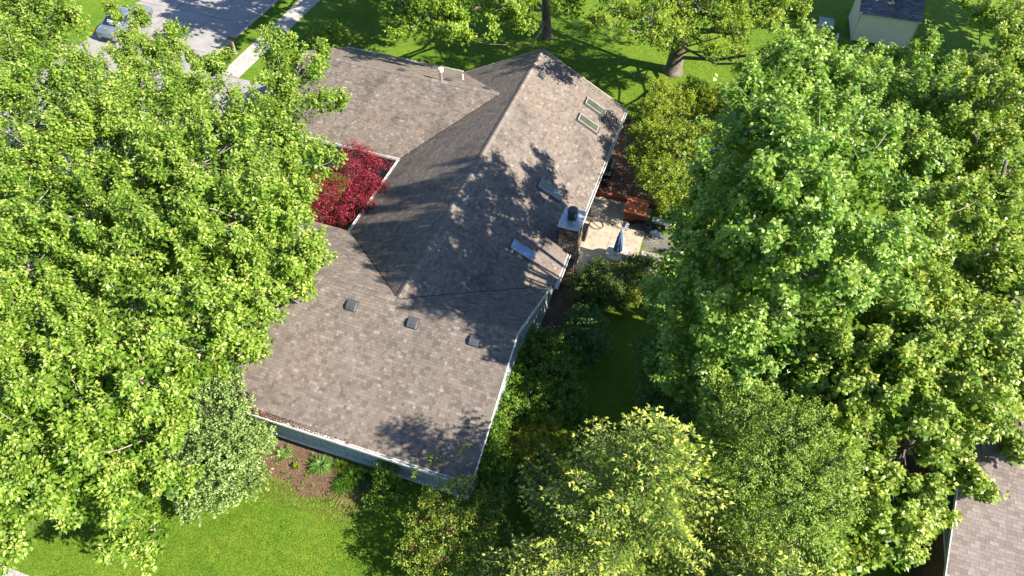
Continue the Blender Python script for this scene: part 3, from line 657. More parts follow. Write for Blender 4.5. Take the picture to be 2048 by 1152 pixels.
MB().tube([(0,-.15,.7),(0,.12,1.0)], .02).build('steering_column', M['metal'], mo); MB().lathe((0,.14,1.0), [(.17,0),(.19,.015),(.17,.03),(.15,.015),(.17,0)], 20).build('steering_wheel', M['black'], mo)
MB().box(-.31,-.25,-1.1,-.25,.80,.835).build('trim_strip', M['metal'], mo); MB().box(.25,.31,-1.1,-.25,.80,.835).build('trim_strip', M['metal'], mo)
ca = thing('white_canister', 'small white canister standing on the grass between chest and shed', 'canister', loc=(18.2,39.0,0))
MB().lathe((0,0,0), [(.12,0),(.13,.03),(.13,.42),(.06,.5),(.05,.56)], 18).build('body', M['white'], ca); MB().lathe((0,0,.56), [(.07,0),(.07,.05)], 14).build('lid', M['white'], ca)

nb = thing('neighbour_house', 'neighbouring house with a pinkish shingled hip roof at the lower right corner', 'house')
EX, EY, EZ, NS = 23.33, .27, 5.0, .45                                 # where the hip starts
nk = math.sqrt(1+NS*NS); nr = MB(); ncand = []; NRX = 22.64
U = Vector((1,0,0)); V_ = Vector((0,1/nk,NS/nk)); O_ = Vector((0,-4.4,EZ-(EY+4.4)*NS))
poly = [(NRX,0),(33,0),(33,(EY+4.4+4)*nk),(EX+4,(EY+4.4+4)*nk),(EX,(EY+4.4)*nk),(NRX,(EY+4.4)*nk)]
lay_shingles(O_, U, V_, [(NRX,0),(33,0),(33,(EY+4.4)*nk),(NRX,(EY+4.4)*nk)], nr, ncand, th=(.010,.02), widths=[.14,.18,.24,.32])
lay_shingles(O_, U, V_, [(EX,(EY+4.4)*nk),(33,(EY+4.4)*nk),(33,(EY+8.4)*nk),(EX+4,(EY+8.4)*nk)], nr, ncand, th=(.010,.02), widths=[.14,.18,.24,.32])
pinkm = {}
ncand.sort(key=lambda c: (c[0]-Vector((24.4,-1.2,3.6))).length)
for i, (p, u, v, nn, w, t, tone) in enumerate(ncand):
    h = w/2-.003; e = EXPO
    if i < 300:
        key = (w, max(.1, round(tone*5)/5))
        if key not in pinkm:
            pinkm[key] = MB().add([(-h,0,.018),(h,0,.018),(h,e+.01,.002),(-h,e+.01,.002),(-h,0,-.001),(h,0,-.001),(h,e+.01,-.001),(-h,e+.01,-.001)], [(0,1,2,3),(4,5,1,0),(5,6,2,1),(6,7,3,2),(7,4,0,3)], key[1]).mesh('shingle'); pinkm[key].materials.append(M['shingle_pink'])
        o = link('shingle', pinkm[key], None, nb); o.rotation_euler = Matrix((u, v, nn)).transposed().to_euler(); o.location = p
    else:
        vs_ = [p+u*a+v*b+nn*c for a, b, c in ((-h,0,.002+t),(h,0,.002+t),(h,e+.01,.002),(-h,e+.01,.002),(-h,0,-.001),(h,0,-.001),(h,e+.01,-.001),(-h,e+.01,-.001))]
        nr.add(vs_, [(0,1,2,3),(4,5,1,0),(5,6,2,1),(6,7,3,2),(7,4,0,3)], tone)
lay_shingles(Vector((22.5,0,EZ-(EX-22.5)*NS)), Vector((0,1,0)), Vector((1/nk,0,NS/nk)), [(EY,0),(EY,(EX-22.5)*nk),(EY+4,(EX-22.5+4)*nk),(9,(EX-22.5+4)*nk),(9,0)], nr, None, expo=.19, th=(.02,.03), widths=[.5,.8,1.0])
nr.build('shingles', M['shingle_pink'], nb, kind='stuff')
dk = MB(); dk.prism([(NRX,-4.4,O_.z-.006),(33,-4.4,O_.z-.006),(33,EY+4,EZ+4*NS-.006),(EX+4,EY+4,EZ+4*NS-.006),(EX,EY,EZ-.006),(NRX,EY,EZ-.006)], (0,0,-.12))
dk.build('roof_deck', M['roofdeck'], nb)
zz = EZ-(EX-22.5)*NS
MB().prism([(22.5,EY+.002,zz-.008),(EX,EY+.002,EZ-.008),(EX+4,EY+4.002,EZ+4*NS-.008),(EX+4,9,EZ+4*NS-.008),(22.5,9,zz-.008)], (0,0,-.12)).build('roof_deck', M['roofdeck'], nb)
ridge((EX+4,EY+4,EZ+4*NS+.015), (EX,EY,EZ+.015), .32, nb, M['shingle_pink'], .2, .2)
rz_ = lambda y: EZ-(EY-y)*NS
MB().prism([(NRX-.035,-4.4,rz_(-4.4)+.02),(NRX-.035,EY,EZ+.02),(NRX-.035,EY,EZ-.17),(NRX-.035,-4.4,rz_(-4.4)-.17)], (.033,0,0)).build('rake_board', M['trim'], nb)
y = -4.3
while y < EY+.3:                                                     # vertical boards of the dark gable
    y1 = y+.2
    if rz_(y) > 3.5: MB().prism([(22.80,y+.004,3.33),(22.80,y1-.004,3.33),(22.80,y1-.004,rz_(min(y1,EY))-.14),(22.80,y+.004,rz_(min(y,EY))-.14)], (.03,0,0)).build('gable_board', M['siding_dark'], nb)
    y = y1
MB().box(22.66,22.82,-4.6,8.8,3.2,3.32).build('fascia_board', M['trim'], nb)
wall_nb = MB().box(22.835,32,-4.1,9,0,3.19).build('wall', M['mortar'], nb)
br = MB()
for j in range(40):
    a = -4.1+(j % 2)*.11
    while a < 3:
        br.box(22.835-random.uniform(.008,.016), 22.85, a, a+.205, .03+j*.078, .096+j*.078, random.random()); a += .215
br.build('bricks', M['brick'], wall_nb, kind='stuff')
dn = MB().tube([(22.76,.6,3.2),(22.76,.6,.1)], .04, 8).build('downpipe', M['trim'], nb)

mb_ = thing('mailbox', 'black mailbox on a leaning weathered wooden post beside the street', 'mailbox', loc=(-23.35,21.5,0))
MB().box(-.07,.07,-.07,.07,0,1.15).build('post', M['postwood'], mb_, bevel=.01)
MB().prism([(-.85,-.05,1.0),(.15,-.05,1.0),(.15,-.05,1.1),(-.85,-.05,1.1)], (0,.1,0)).build('arm', M['postwood'], mb_)
MB().prism([(-.6,-.04,1.0),(-.5,-.04,1.0),(-.03,-.04,.55),(-.03,-.04,.45)], (0,.08,0)).build('brace', M['postwood'], mb_)
MB().tube([(-.2,0,1.22),(.3,0,1.22)], .11, 14).build('box', M['black'], mb_)
MB().box(-.14,.14,-.14,.14,0,.06).build('foot', M['greywood'], mb_)

# ================================================================ parked car
car = thing('parked_car', 'silver-blue sedan with white lettering on its rear window, parked at the far kerb', 'car', loc=(-32.8,21.75,.025), rz=.03)
def loft(secs, name, mat, smooth=True):
    """secs: list of (y, [(x,z)...]) mirrored in x"""
    V = []; F_ = []; n = len(secs[0][1])*2
    for y, half in secs:
        ring = [(x, y, z) for x, z in half]+[(-x, y, z) for x, z in reversed(half)]; V += ring
    for i in range(len(secs)-1):
        for k in range(n): a = i*n+k; b = i*n+(k+1) % n; F_.append((a, b, b+n, a+n))
    F_.append(tuple(range(n-1,-1,-1))); F_.append(tuple((len(secs)-1)*n+k for k in range(n)))
    return MB().add(V, F_).build(name, mat, car, smooth=smooth)
def sec(w, zt, zs): return [(w*.92,.22),(w,.38),(w*1.0,zs),(w*.93,zs+.06),(w*.80,zt)]
loft([(-2.36,[(.55,.35),(.62,.45),(.62,.7),(.6,.75),(.5,.8)]),(-2.28,sec(.80,.93,.72)),(-2.05,sec(.87,1.0,.82)),(-1.5,sec(.90,1.02,.86)),(-.6,sec(.91,.98,.86)),(.5,sec(.91,.96,.86)),(1.2,sec(.90,.93,.82)),(1.8,sec(.87,.82,.70)),(2.2,sec(.78,.70,.58)),(2.36,[(.5,.32),(.56,.42),(.56,.55),(.53,.58),(.45,.6)])], 'body', M['carpaint'])
loft([(-1.72,[(.70,.95),(.72,.97),(.70,1.0),(.66,1.01),(.5,1.02)]),(-1.0,[(.80,.95),(.78,1.0),(.68,1.30),(.64,1.36),(.5,1.39)]),(-.5,[(.82,.95),(.80,1.0),(.66,1.36),(.60,1.42),(.45,1.44)]),(.1,[(.82,.95),(.80,1.0),(.66,1.37),(.60,1.42),(.45,1.44)]),(.55,[(.82,.95),(.80,1.0),(.68,1.28),(.62,1.34),(.5,1.37)]),(1.35,[(.74,.92),(.74,.94),(.70,.96),(.66,.97),(.5,.98)])], 'cabin', M['carpaint'])
rw = MB().add([(-.60,-1.66,1.052),(.60,-1.66,1.052),(.52,-1.02,1.40),(-.52,-1.02,1.40)], [(0,1,2,3)]).build('rear_window', M['glass_dark'], car)
MB().add([(-.62,1.33,1.0),(.62,1.33,1.0),(.52,.58,1.385),(-.52,.58,1.385)], [(3,2,1,0)]).build('windscreen', M['glass_dark'], car)
for s_ in (-1, 1):
    MB().add([(s_*.81,-.95,1.02),(s_*.81,1.05,.99),(s_*.70,.5,1.30),(s_*.685,-.5,1.34),(s_*.70,-.95,1.27)], [(0,1,2,3,4)] if s_ > 0 else [(4,3,2,1,0)]).build('side_window', M['glass_dark'], car)
    MB().prism([(s_*.5,-2.34,.72),(s_*.82,-2.26,.74),(s_*.84,-2.18,.86),(s_*.5,-2.31,.84)], (0,-.02,.0)).build('tail_light', M['lamp_red'], car)
    MB().prism([(s_*.45,2.33,.52),(s_*.74,2.18,.56),(s_*.74,2.12,.66),(s_*.45,2.28,.62)], (0,.03,0)).build('headlight', M['lamp_clear'], car)
    MB().box(s_*.93-.07,s_*.93+.07,.72,.88,.95,1.06).build('wing_mirror', M['carpaint'], car, bevel=.02)
    for y_ in (-1.42,1.42):
        w_ = MB().tube([(s_*.70,y_,.31),(s_*.915,y_,.31)], .315, 22).build('wheel', M['tyre'], car); MB().tube([(s_*.74,y_,.31),(s_*.922,y_,.31)], .2, 16).build('rim', M['rim'], w_)
MB().box(-.42,.42,-2.40,-2.36,.28,.42).build('bumper', M['black'], car)
st = MB()                                                            # the illegible white two-line lettering, stroke by stroke
rr = random.Random(4); ux = Vector((1,0,0)); uy = Vector((0,.64,.348)).normalized(); nn = ux.cross(uy); c_ = Vector((.05,-1.40,1.196))+nn*.006
for (row, x0, x1, hh) in ((.13,-.34,.30,.10),(.0,-.30,.36,.12),(-.12,-.02,.22,.06)):
    x_ = x0
    while x_ < x1:
        w_ = rr.uniform(.035,.06)
        for (a, b, c, d) in ((x_,row,x_+.014,row+hh), (x_,row+hh*rr.choice([0,.45,.85]),x_+w_,row+hh*rr.choice([.15,.6,1.])),):
            lo, hi = min(b,d), max(b,d); hi = max(hi, lo+.016)
            st.add([c_+ux*a+uy*(lo-.05), c_+ux*c+uy*(lo-.05), c_+ux*c+uy*(hi-.05), c_+ux*a+uy*(hi-.05)], [(0,1,2,3)])
        x_ += w_+.014
st.build('window_lettering', M['sticker'], car)
TREES = [
('maple_tree', 'large yellow-green maple whose leafy plumes reach over the grey car and driveway', 'tree', 'broad maples in front of the house', (-21, 7.5), 9.5, 0.26, [(-25.37, 8.6, 8, 2.3), (-20.61, 3.63, 8.5, 2.6), (-18.79, 5.32, 8, 1.8), (-16.07, 2.69, 8, 2.2), (-17.14, 0.08, 8.5, 2.4), (-19.44, 11.11, 6, 1.2), (-20.3, 9.67, 6.5, 0.6), (-22.8, 13.86, 6.5, 0.4), (-22.47, 12.37, 6.5, 0.3), (-21.11, 11.84, 6.5, 0.55), (-24.95, 14.11, 6.5, 0.2), (-19.89, 12.01, 6.5, 0.5), (-20.31, 13.3, 6.5, 0.35), (-16.68, 10.96, 7, 0.55), (-21.65, 10.79, 6.5, 0.5), (-16.45, 8.56, 6.5, 1.3), (-27.91, 9.9, 8, 2.2), (-30, 12, 7, 3), (-24.86, 10.48, 8, 0.8), (-18.9, 8.19, 6, 1.4)], {'mat': 'yg', 'L': 0.2, 'W': 0.115, 'den': 1.0}),
('maple_tree', 'wide yellow-green maple overhanging the garage wing and the red maple', 'tree', 'broad maples in front of the house', (-11.5, 3.5), 9.5, 0.3, [(-15.77, 10.77, 7, 0.8), (-14.43, 7.49, 7.5, 1.3), (-13.74, 4.36, 8, 1.9), (-12.08, 6.56, 7.5, 1.5), (-10.08, 9.01, 9, 1.1), (-11.09, 10.68, 9.5, 0.5), (-9.21, 9.23, 8.5, 1.0), (-9.16, 11.18, 8.5, 0.45), (-7.78, 9.04, 7.5, 0.7), (-8.63, 7.52, 8, 1.2), (-8.77, 4.58, 8, 1.9), (-9.51, 1.49, 9, 2.2), (-11.41, 0.38, 8.5, 2.2), (-7.13, 4.95, 7, 1.5), (-6.2, 1.77, 7.5, 1.8), (-5.73, 1.83, 7, 1.0), (-4.55, 0.18, 6.5, 1.1), (-6.07, -0.86, 9, 2.2), (-7.76, -2.07, 9, 2.2), (-4.97, -1.86, 7.5, 1.8), (-3.89, -1.06, 6.3, 0.6), (-4.58, 0.69, 6.3, 0.45)], {'mat': 'yg', 'L': 0.2, 'W': 0.115, 'den': 1.0}),
('maple_tree', 'yellow-green maple at the left edge over the front walk', 'tree', 'broad maples in front of the house', (-13.5, -3.5), 9, 0.28, [(-14.82, -2.52, 8.5, 2.2), (-12.13, -2.49, 8.5, 2.2), (-12.94, -5.21, 8, 2.0), (-11.15, -7.69, 8, 1.8), (-10.97, -5.05, 8, 1.5), (-9.13, -3.27, 8, 1.6), (-7.62, -5.7, 8.3, 1.7), (-5.88, -4.82, 8.3, 1.9), (-4.45, -4.22, 7.3, 1.3), (-4.63, -3.23, 7.3, 1.1), (-8.99, -7.4, 8, 1.8), (-4.98, -5.98, 7.4, 1.3), (-3.59, -4.78, 6.8, 0.5), (-4.17, -5.42, 6.4, 0.7), (-8.83, -10.01, 8, 1.8)], {'mat': 'yg', 'L': 0.2, 'W': 0.115, 'den': 1.0}),
('maple_tree', 'yellow-green maple drooping over the lawn beside the grey-green viburnum', 'tree', 'broad maples in front of the house', (-9.5, -9), 8.5, 0.25, [(-7.11, -9.4, 8, 1.9), (-5.74, -8.07, 8, 1.8), (-5.39, -7.12, 7, 0.7), (-7.74, -11.32, 7.5, 1.7), (-5.82, -11.03, 7.5, 1.6), (-4.81, -9.6, 7, 1.5), (-7.45, -12.74, 6.5, 1.1), (-6.75, -11.95, 6.5, 0.9), (-4.86, -11.41, 6, 1.1), (-4.15, -10.78, 6, 1.0), (-5.07, -12.29, 4.5, 0.6), (-4.01, -11.54, 4.5, 0.6), (-7.27, -13.69, 6, 0.9)], {'mat': 'yg', 'L': 0.2, 'W': 0.115, 'den': 1.0}),
('viburnum', 'tall grey-green shrub with pale leaves at the front corner of the lower wing', 'shrub', '', (-5.6, -6.6), 3.6, 0.12, [(-5.8, -5.73, 2.8, 1.4), (-4.81, -7.6, 2.4, 1.5), (-6.18, -4.4, 2.8, 0.8), (-7.02, -5.37, 2.8, 0.8), (-5.43, -8.61, 1.7, 1.0), (-4.96, -9.15, 1.3, 0.8), (-4.04, -6.62, 2, 0.9), (-6.5, -7.24, 2, 1.1), (-3.55, -7.74, 1.3, 0.7), (-4.34, -8.58, 1.5, 0.8), (-4.03, -5.87, 2, 0.6)], {'mat': 'silver', 'L': 0.12, 'W': 0.09, 'den': 2.0, 'short': 1}),
('red_maple', 'dark red Japanese maple in the courtyard between garage and main roof', 'tree', '', (-7.2, 8.6), 3.4, 0.1, [(-6.28, 10.43, 3, 0.55), (-5.46, 8.73, 3, 0.5), (-5.39, 7.3, 2.8, 0.5), (-8.08, 10.94, 3, 0.6), (-7.19, 10.69, 2.9, 0.75), (-7.39, 9.25, 2.9, 0.9), (-6.19, 8.93, 2.8, 0.8), (-6.65, 7.7, 2.6, 0.9), (-8.05, 7.43, 2.4, 1.0), (-8.95, 7.34, 2.2, 0.8), (-6.53, 6.75, 2.2, 0.65), (-7.57, 6.39, 2, 0.6), (-8.38, 5.69, 2, 0.5), (-9.94, 7.19, 2.2, 0.6), (-9.03, 8.23, 2.7, 0.6), (-9.01, 6.28, 2, 0.6)], {'mat': 'red', 'L': 0.1, 'W': 0.045, 'den': 2.4, 'short': 1}),
('shade_tree', 'tall maple behind the garage roof with its slender trunk left of the roof peak', 'tree', 'large shade trees on the lawn behind the house', (-2.73, 31.7), 13, 0.33, [(-6.88, 19.23, 7, 1.7), (-9.15, 19.94, 7, 1.3), (-5.23, 21.47, 6.5, 1.5), (-5.28, 19.9, 6, 0.6), (-3.32, 22.49, 7, 1.7), (-1.98, 21.43, 6.5, 0.8), (0.69, 24.02, 7, 1.2), (-8.5, 23, 9.8, 2.0), (-7, 25, 9, 3.5), (-3, 27, 10.5, 3.5), (-8, 30, 10, 3.5), (1, 29, 9.5, 3), (-3, 34, 10, 4)], {'mat': 'lg', 'L': 0.2, 'W': 0.155, 'den': 0.6}),
('shade_tree', 'broad oak whose thick flared trunk stands beyond the right end of the roof', 'tree', 'large shade trees on the lawn behind the house', (7.2, 30.4), 11.5, 0.55, [(3.74, 20.82, 9, 1.3), (2.3, 22.71, 7, 0.5), (6.17, 20.01, 9, 1.5), (7.52, 24.4, 6.5, 1.3), (8.37, 25.28, 7.5, 2.0), (6.91, 23.28, 6, 0.9), (11.01, 24.18, 7, 1.3), (11.14, 26.98, 7.5, 2), (13.25, 23.28, 7, 1.1), (12.6, 27.21, 7.5, 1.3), (9.93, 22.35, 6.5, 0.7), (13.97, 27.45, 7, 0.45), (14.23, 23.4, 6.5, 0.7), (12.31, 21.92, 6.3, 0.6), (6.0, 18.8, 9.0, 1.0), (5, 25.5, 9, 2.2), (8, 27, 11, 3), (11, 30, 9.5, 3.5), (6, 32, 10, 3.5)], {'mat': 'lg2', 'L': 0.15, 'W': 0.12, 'den': 0.75}),
('shade_tree', 'tree beyond the front garden that shades street and sidewalk', 'tree', 'large shade trees on the lawn behind the house', (-17.5, 33.5), 12, 0.3, [(-17, 30, 9.5, 3.0), (-20, 28.5, 9.5, 2.6), (-15, 27.5, 9.5, 2.2), (-21, 32, 9.5, 3), (-13, 31, 9, 2.8), (-24, 29, 9.5, 2.2), (-13, 24.5, 9.8, 2.2), (-17, 24, 10, 2.2), (-16, 21.5, 10.5, 1.6), (-12, 21.5, 10.5, 1.4)], {'mat': 'lg', 'L': 0.34, 'W': 0.27, 'den': 0.4}),
('young_tree', 'thin young sapling on the lawn behind the garage', 'tree', '', (-18.3, 26.2), 2.6, 0.04, [(-16.93, 24.42, 1.6, 0.8), (-17.4, 23.7, 1.3, 0.6), (-15.83, 24.51, 1.3, 0.6)], {'mat': 'lg', 'L': 0.14, 'W': 0.1, 'den': 0.9, 'short': 1}),
('dogwood_tree', 'bushy lime-green dogwood over the wooden deck', 'tree', '', (9.4, 19), 5.2, 0.14, [(8.39, 20.98, 3.6, 1.2), (9.36, 22.45, 3.6, 1.1), (11.03, 21.42, 3.6, 1.3), (7.36, 18.64, 3.5, 0.8), (7.66, 15.81, 3.5, 0.9), (9.12, 16.34, 4.2, 1.5), (11.28, 16.67, 4.2, 1.5), (9.13, 13.83, 3.7, 1.3), (11.32, 14.74, 2.9, 1.3), (8.25, 14.57, 3.2, 0.7), (9.68, 13.65, 2.4, 0.7), (11.4, 13.45, 2.2, 0.8), (6.79, 17.96, 3.3, 0.5), (7.4, 18.6, 4.9, 0.75), (7.2, 21, 4.4, 0.65), (7.3, 16.8, 4.4, 0.55)], {'mat': 'lime', 'L': 0.12, 'W': 0.08, 'den': 1.9, 'short': 1}),
('maple_tree', 'tall deep-green maple with twin grey stems in the middle of the right side', 'tree', 'tall maples along the right side of the garden', (18.8, 6.6), 16, 0.34, [(12.1, 4.5, 13, 1.2), (12.9, 5.82, 14, 1.3), (14.03, 7.07, 14.5, 1.3), (12.71, 1.35, 15, 1.4), (13.79, 2.21, 15.6, 1.5), (15.16, 2.24, 15, 1.5), (13.7, -0.16, 15, 1.5), (12.56, 0.87, 13.5, 1.3), (11.66, 3.03, 12, 1.1), (15.32, 0.31, 14.3, 1.5), (13.29, -0.42, 13, 1.1), (14.63, -0.38, 13, 1.2), (11.45, 2.67, 10, 1.2), (12.6, 0.07, 10.5, 1.3), (11.61, 1.95, 8, 1.2), (10.71, 4.6, 6, 0.8), (11.04, 3.23, 5, 1.0), (10.28, 6.33, 4, 0.6), (10.87, 2.66, 3.5, 0.7), (12.49, 0.28, 6, 1.2), (13.61, -0.76, 6, 1.2), (12.4, 0.74, 7, 1.3), (13.52, -0.2, 9, 1.2), (14.58, 0.05, 10, 1.1), (15.99, 0.16, 12, 0.7), (16.88, 1.62, 12, 1.3), (14.69, -0.02, 6.5, 1.3), (12.97, 0.52, 4.5, 1.0), (11.6, 1.61, 3, 0.7), (12.06, 1.86, 11, 1.0), (11.78, 8.71, 11.5, 0.8), (15.83, 0.47, 8, 0.9), (10.63, 7.48, 6, 0.7), (13.61, 0.84, 9.5, 1.1), (15.97, 0.31, 7, 1.0), (16.33, 1.27, 9, 0.9), (13.88, 1.46, 12.5, 1.2), (15.08, 2.59, 13, 1.3), (12.2, 5.4, 15.5, 1.15), (11.7, 2.7, 15.3, 1.15), (13, 10.3, 12, 1.15), (13.2, 7.9, 15, 1.1), (13.6, 7.6, 11.4, 1.3), (14.5, 6.2, 12.6, 1.3), (13.5, 4.5, 12.2, 1.4), (15, 3, 13, 1.3), (12.6, 9.2, 10.4, 1.0), (12.54, -1.88, 11.2, 0.75)], {'mat': 'deep', 'L': 0.18, 'W': 0.155, 'den': 1.0}),
('maple_tree', 'deep-green maple with upright plumes in front of the cream shed', 'tree', 'tall maples along the right side of the garden', (17.8, 17.5), 11, 0.28, [(13.06, 22.72, 4.3, 1.4), (15.07, 24.9, 4.8, 1.4), (16.59, 26.37, 5.3, 0.86), (17.65, 24.2, 5.8, 1.51), (18.73, 26.89, 5.8, 0.43), (20.17, 27.42, 5.8, 0.54), (19.67, 23.06, 6.3, 1.62), (21.62, 25.95, 6.3, 1.08), (22.01, 27.51, 6.8, 0.43), (15.11, 20.11, 5.8, 1.62), (17.97, 18.24, 6.8, 1.94), (20.74, 19.44, 7.3, 1.94), (11.57, 19.26, 3.8, 1.3), (19.7, 15.17, 7.3, 1.94)], {'mat': 'deep', 'L': 0.2, 'W': 0.17, 'den': 0.95}),
('maple_tree', 'sunlit maple with thick bare grey limbs at the right edge of the photo', 'tree', 'tall maples along the right side of the garden', (25, 13), 12, 0.34, [(21.18, 9.36, 7.5, 1.3), (22.9, 8.03, 7, 1.4), (21.59, 5.31, 7, 1.2), (24.08, 23.12, 8.5, 1.8), (24.87, 19.16, 8.5, 2.2), (22.23, 17.43, 9, 1.8), (22.25, 15.43, 7.2, 2), (24.55, 15.49, 7.5, 2), (19.87, 7.97, 9.5, 1.7), (20.5, 14.65, 7, 1.6), (24.07, 11.16, 8, 1.3), (22.65, 10.98, 8, 1.3), (26.13, 28.6, 8, 1.8), (24.02, 29.0, 8, 1.0), (20.45, 6.2, 8, 1.0), (22.79, 10.17, 6.5, 1.2), (21.9, 6.96, 6.5, 1.0), (23.87, 6.77, 7.5, 1.7), (21.62, 4.22, 8, 1.5)], {'mat': 'mid', 'L': 0.2, 'W': 0.17, 'den': 0.8}),
('maple_tree', 'maple with drooping orange-tipped branches beside the neighbouring house', 'tree', 'tall maples along the right side of the garden', (21.5, 1.6), 10, 0.27, [(19.12, 2.98, 7.5, 1.3), (17.24, -0.62, 6, 1.0), (17.48, -1.96, 5.5, 1.0), (16.47, 0.96, 7, 1.1), (19.08, 3.66, 8.5, 1.5), (17.89, 1.19, 8, 1.5), (19.73, 1.7, 8.5, 1.7), (21.99, 2.18, 8, 1.6), (23.59, 4.08, 7.5, 1.2), (17.24, -0.15, 7, 1.2), (18.58, -0.56, 8, 1.5), (20.56, 0.35, 8, 1.6), (23.02, 1.98, 7.2, 0.8), (17.98, -1.61, 7, 1.1), (20.62, -0.68, 7, 1.0), (22.27, 1.06, 6.5, 0.7), (22.19, -0.73, 5.5, 0.4), (23.03, -0.84, 5.3, 0.16), (19.36, -2.18, 6, 0.9), (18.03, -2.65, 6, 0.9), (20.84, -2.06, 6, 0.6), (20.21, -3.19, 5.5, 0.8), (18.74, -3.7, 5.5, 0.9), (17.77, -4.19, 5, 0.9), (21.4, -2.73, 5, 0.5), (20.27, -4.04, 4.5, 0.6), (18.63, -4.79, 4.5, 0.8), (24.22, 0.98, 5.6, 0.22), (17.47, -5.17, 4, 0.8)], {'mat': 'mid', 'L': 0.2, 'W': 0.17, 'den': 1.05}),
('shade_tree', 'tree beyond the right edge that shades the cream shed', 'tree', 'large shade trees on the lawn behind the house', (35, 41), 11, 0.3, [(31, 36.5, 8.5, 2.6), (28, 40, 8.5, 2.6), (27, 44, 8.5, 2.6), (31, 37.5, 8, 2.6), (34, 41, 9, 3.4), (31, 42, 8.5, 3), (35, 37, 9, 3), (37, 41, 11, 3), (30, 45, 8, 3), (37, 44, 9, 3.5), (34, 36, 8, 3), (38, 38, 10, 3)], {'mat': 'lg', 'L': 0.36, 'W': 0.3, 'den': 0.3}),
('hemlock_tree', 'soft fine-leaved hemlock between the spruce and the drooping maple', 'tree', '', (15.7, -1.0), 9.5, 0.16, [(14.8, -4.21, 7.2, 1.1), (16.14, -4.85, 7.2, 1.2), (17.37, -4.42, 7.2, 0.92), (15.41, -5.36, 6.6, 1.01), (14.18, -3.0, 6.4, 0.83), (16.67, -5.66, 6.7, 1.01), (17.12, -3.35, 7.8, 0.92), (14.44, -2.24, 7.7, 1.1), (15.67, -2.73, 8.2, 1.1), (15.35, -3.75, 7.4, 1.2), (16.33, -3.97, 7.4, 1.01), (13.83, -2.25, 6.7, 0.92), (14.1, -1.17, 7.2, 0.74), (16.29, -2.32, 8.2, 0.83)], {'mat': 'hem', 'L': 0.1, 'W': 0.045, 'den': 1.9, 'short': 1}),
('dark_shrub', 'shaded blue-green shrub under the tall maple at the right of the lawn strip', 'shrub', '', (12.8, 4.4), 2.6, 0.08, [(11.0, 4.02, 1.8, 0.9), (11.59, 2.6, 2, 1.1), (11.44, 1.41, 1.6, 0.9), (12.69, 1.72, 1.8, 0.9), (12.74, 3.88, 2, 0.8), (12.48, 0.76, 1.5, 0.8)], {'mat': 'shade', 'L': 0.1, 'W': 0.07, 'den': 1.8, 'short': 1}),
('yew_shrub', 'dark yew beside the chimney, left one of the pair', 'shrub', 'clipped yews behind the patio', (7.2, 8.3), 2.0, 0.08, [(6.84, 7.65, 1.3, 0.75), (7.16, 8.5, 1.3, 0.6), (6.85, 6.66, 1.2, 0.6), (7.86, 7.29, 1.3, 0.8), (7.47, 6.36, 1, 0.5)], {'mat': 'yew', 'L': 0.11, 'W': 0.05, 'den': 4.0, 'short': 1}),
('yew_shrub', 'dark yew with golden tips beside the umbrella table, right one of the pair', 'shrub', 'clipped yews behind the patio', (9.3, 8.6), 2.0, 0.08, [(8.64, 8.94, 1.4, 0.8), (9.3, 9.65, 1.3, 0.6), (9.18, 7.76, 1.3, 0.75), (9.83, 8.45, 1.2, 0.6), (8.59, 7.11, 1.0, 0.5)], {'mat': 'yew2', 'L': 0.11, 'W': 0.05, 'den': 4.0, 'short': 1}),
('round_shrub', 'round blue-green shrub at the edge of the shaded lawn strip', 'shrub', 'shrubs along the gable wall of the lower wing', (7.5, 4.3), 1.9, 0.06, [(7.21, 4.82, 1.3, 0.85), (8.0, 3.73, 1.2, 0.8), (7.13, 3.74, 1.2, 0.6), (7.79, 5.12, 1, 0.5), (7.97, 3.09, 0.8, 0.4)], {'mat': 'shade', 'L': 0.09, 'W': 0.07, 'den': 2.6, 'short': 1}),
('broad_shrub', 'largest dense green shrub against the gable wall', 'shrub', 'shrubs along the gable wall of the lower wing', (6.4, 1.2), 2.5, 0.1, [(4.82, 2.59, 2.2, 0.5), (4.87, 1.31, 2.3, 0.55), (5.04, -0.22, 2.3, 0.55), (5.19, -1.33, 2.2, 0.5), (5.24, -2.42, 2.1, 0.5), (5.26, -3.42, 2.1, 0.45), (5.2, 2.58, 1.8, 0.8), (6.16, 2.69, 1.7, 0.8), (5.66, 1.15, 1.9, 0.9), (6.86, 1.14, 1.7, 0.9), (7.55, 0.52, 1.3, 0.9), (8.01, -0.22, 1, 0.7), (4.81, 0.13, 1.7, 0.6), (4.72, 1.79, 1.8, 0.6), (5.91, -0.33, 1.7, 0.9), (6.95, -0.65, 1.5, 0.8), (5.57, -1.4, 1.5, 0.6), (7.12, 1.96, 1.5, 0.6)], {'mat': 'bush', 'L': 0.09, 'W': 0.07, 'den': 2.6, 'short': 1}),
('cypress_shrub', 'golden-green threadleaf cypress behind the spruce', 'shrub', 'shrubs along the gable wall of the lower wing', (7.4, -2.3), 1.8, 0.05, [(7.2, -1.44, 1.2, 0.7), (7.89, -2.22, 1.2, 0.6), (6.88, -2.58, 1.2, 0.7), (7.26, -0.83, 1.1, 0.5), (6.12, -2.33, 1.2, 0.5)], {'mat': 'gold', 'L': 0.12, 'W': 0.035, 'den': 3, 'short': 1}),
('corner_shrub', 'loose green shrub at the near right corner of the lower roof', 'shrub', 'shrubs along the gable wall of the lower wing', (6.2, -4.2), 2.2, 0.06, [(5.76, -3.88, 1.5, 0.7), (6.73, -4.15, 1.3, 0.7), (6.35, -4.93, 1.2, 0.7), (7.49, -4.43, 1, 0.6), (5.18, -2.9, 1.6, 0.5), (7.61, -3.44, 1, 0.6)], {'mat': 'bush', 'L': 0.09, 'W': 0.06, 'den': 2.0, 'short': 1}),
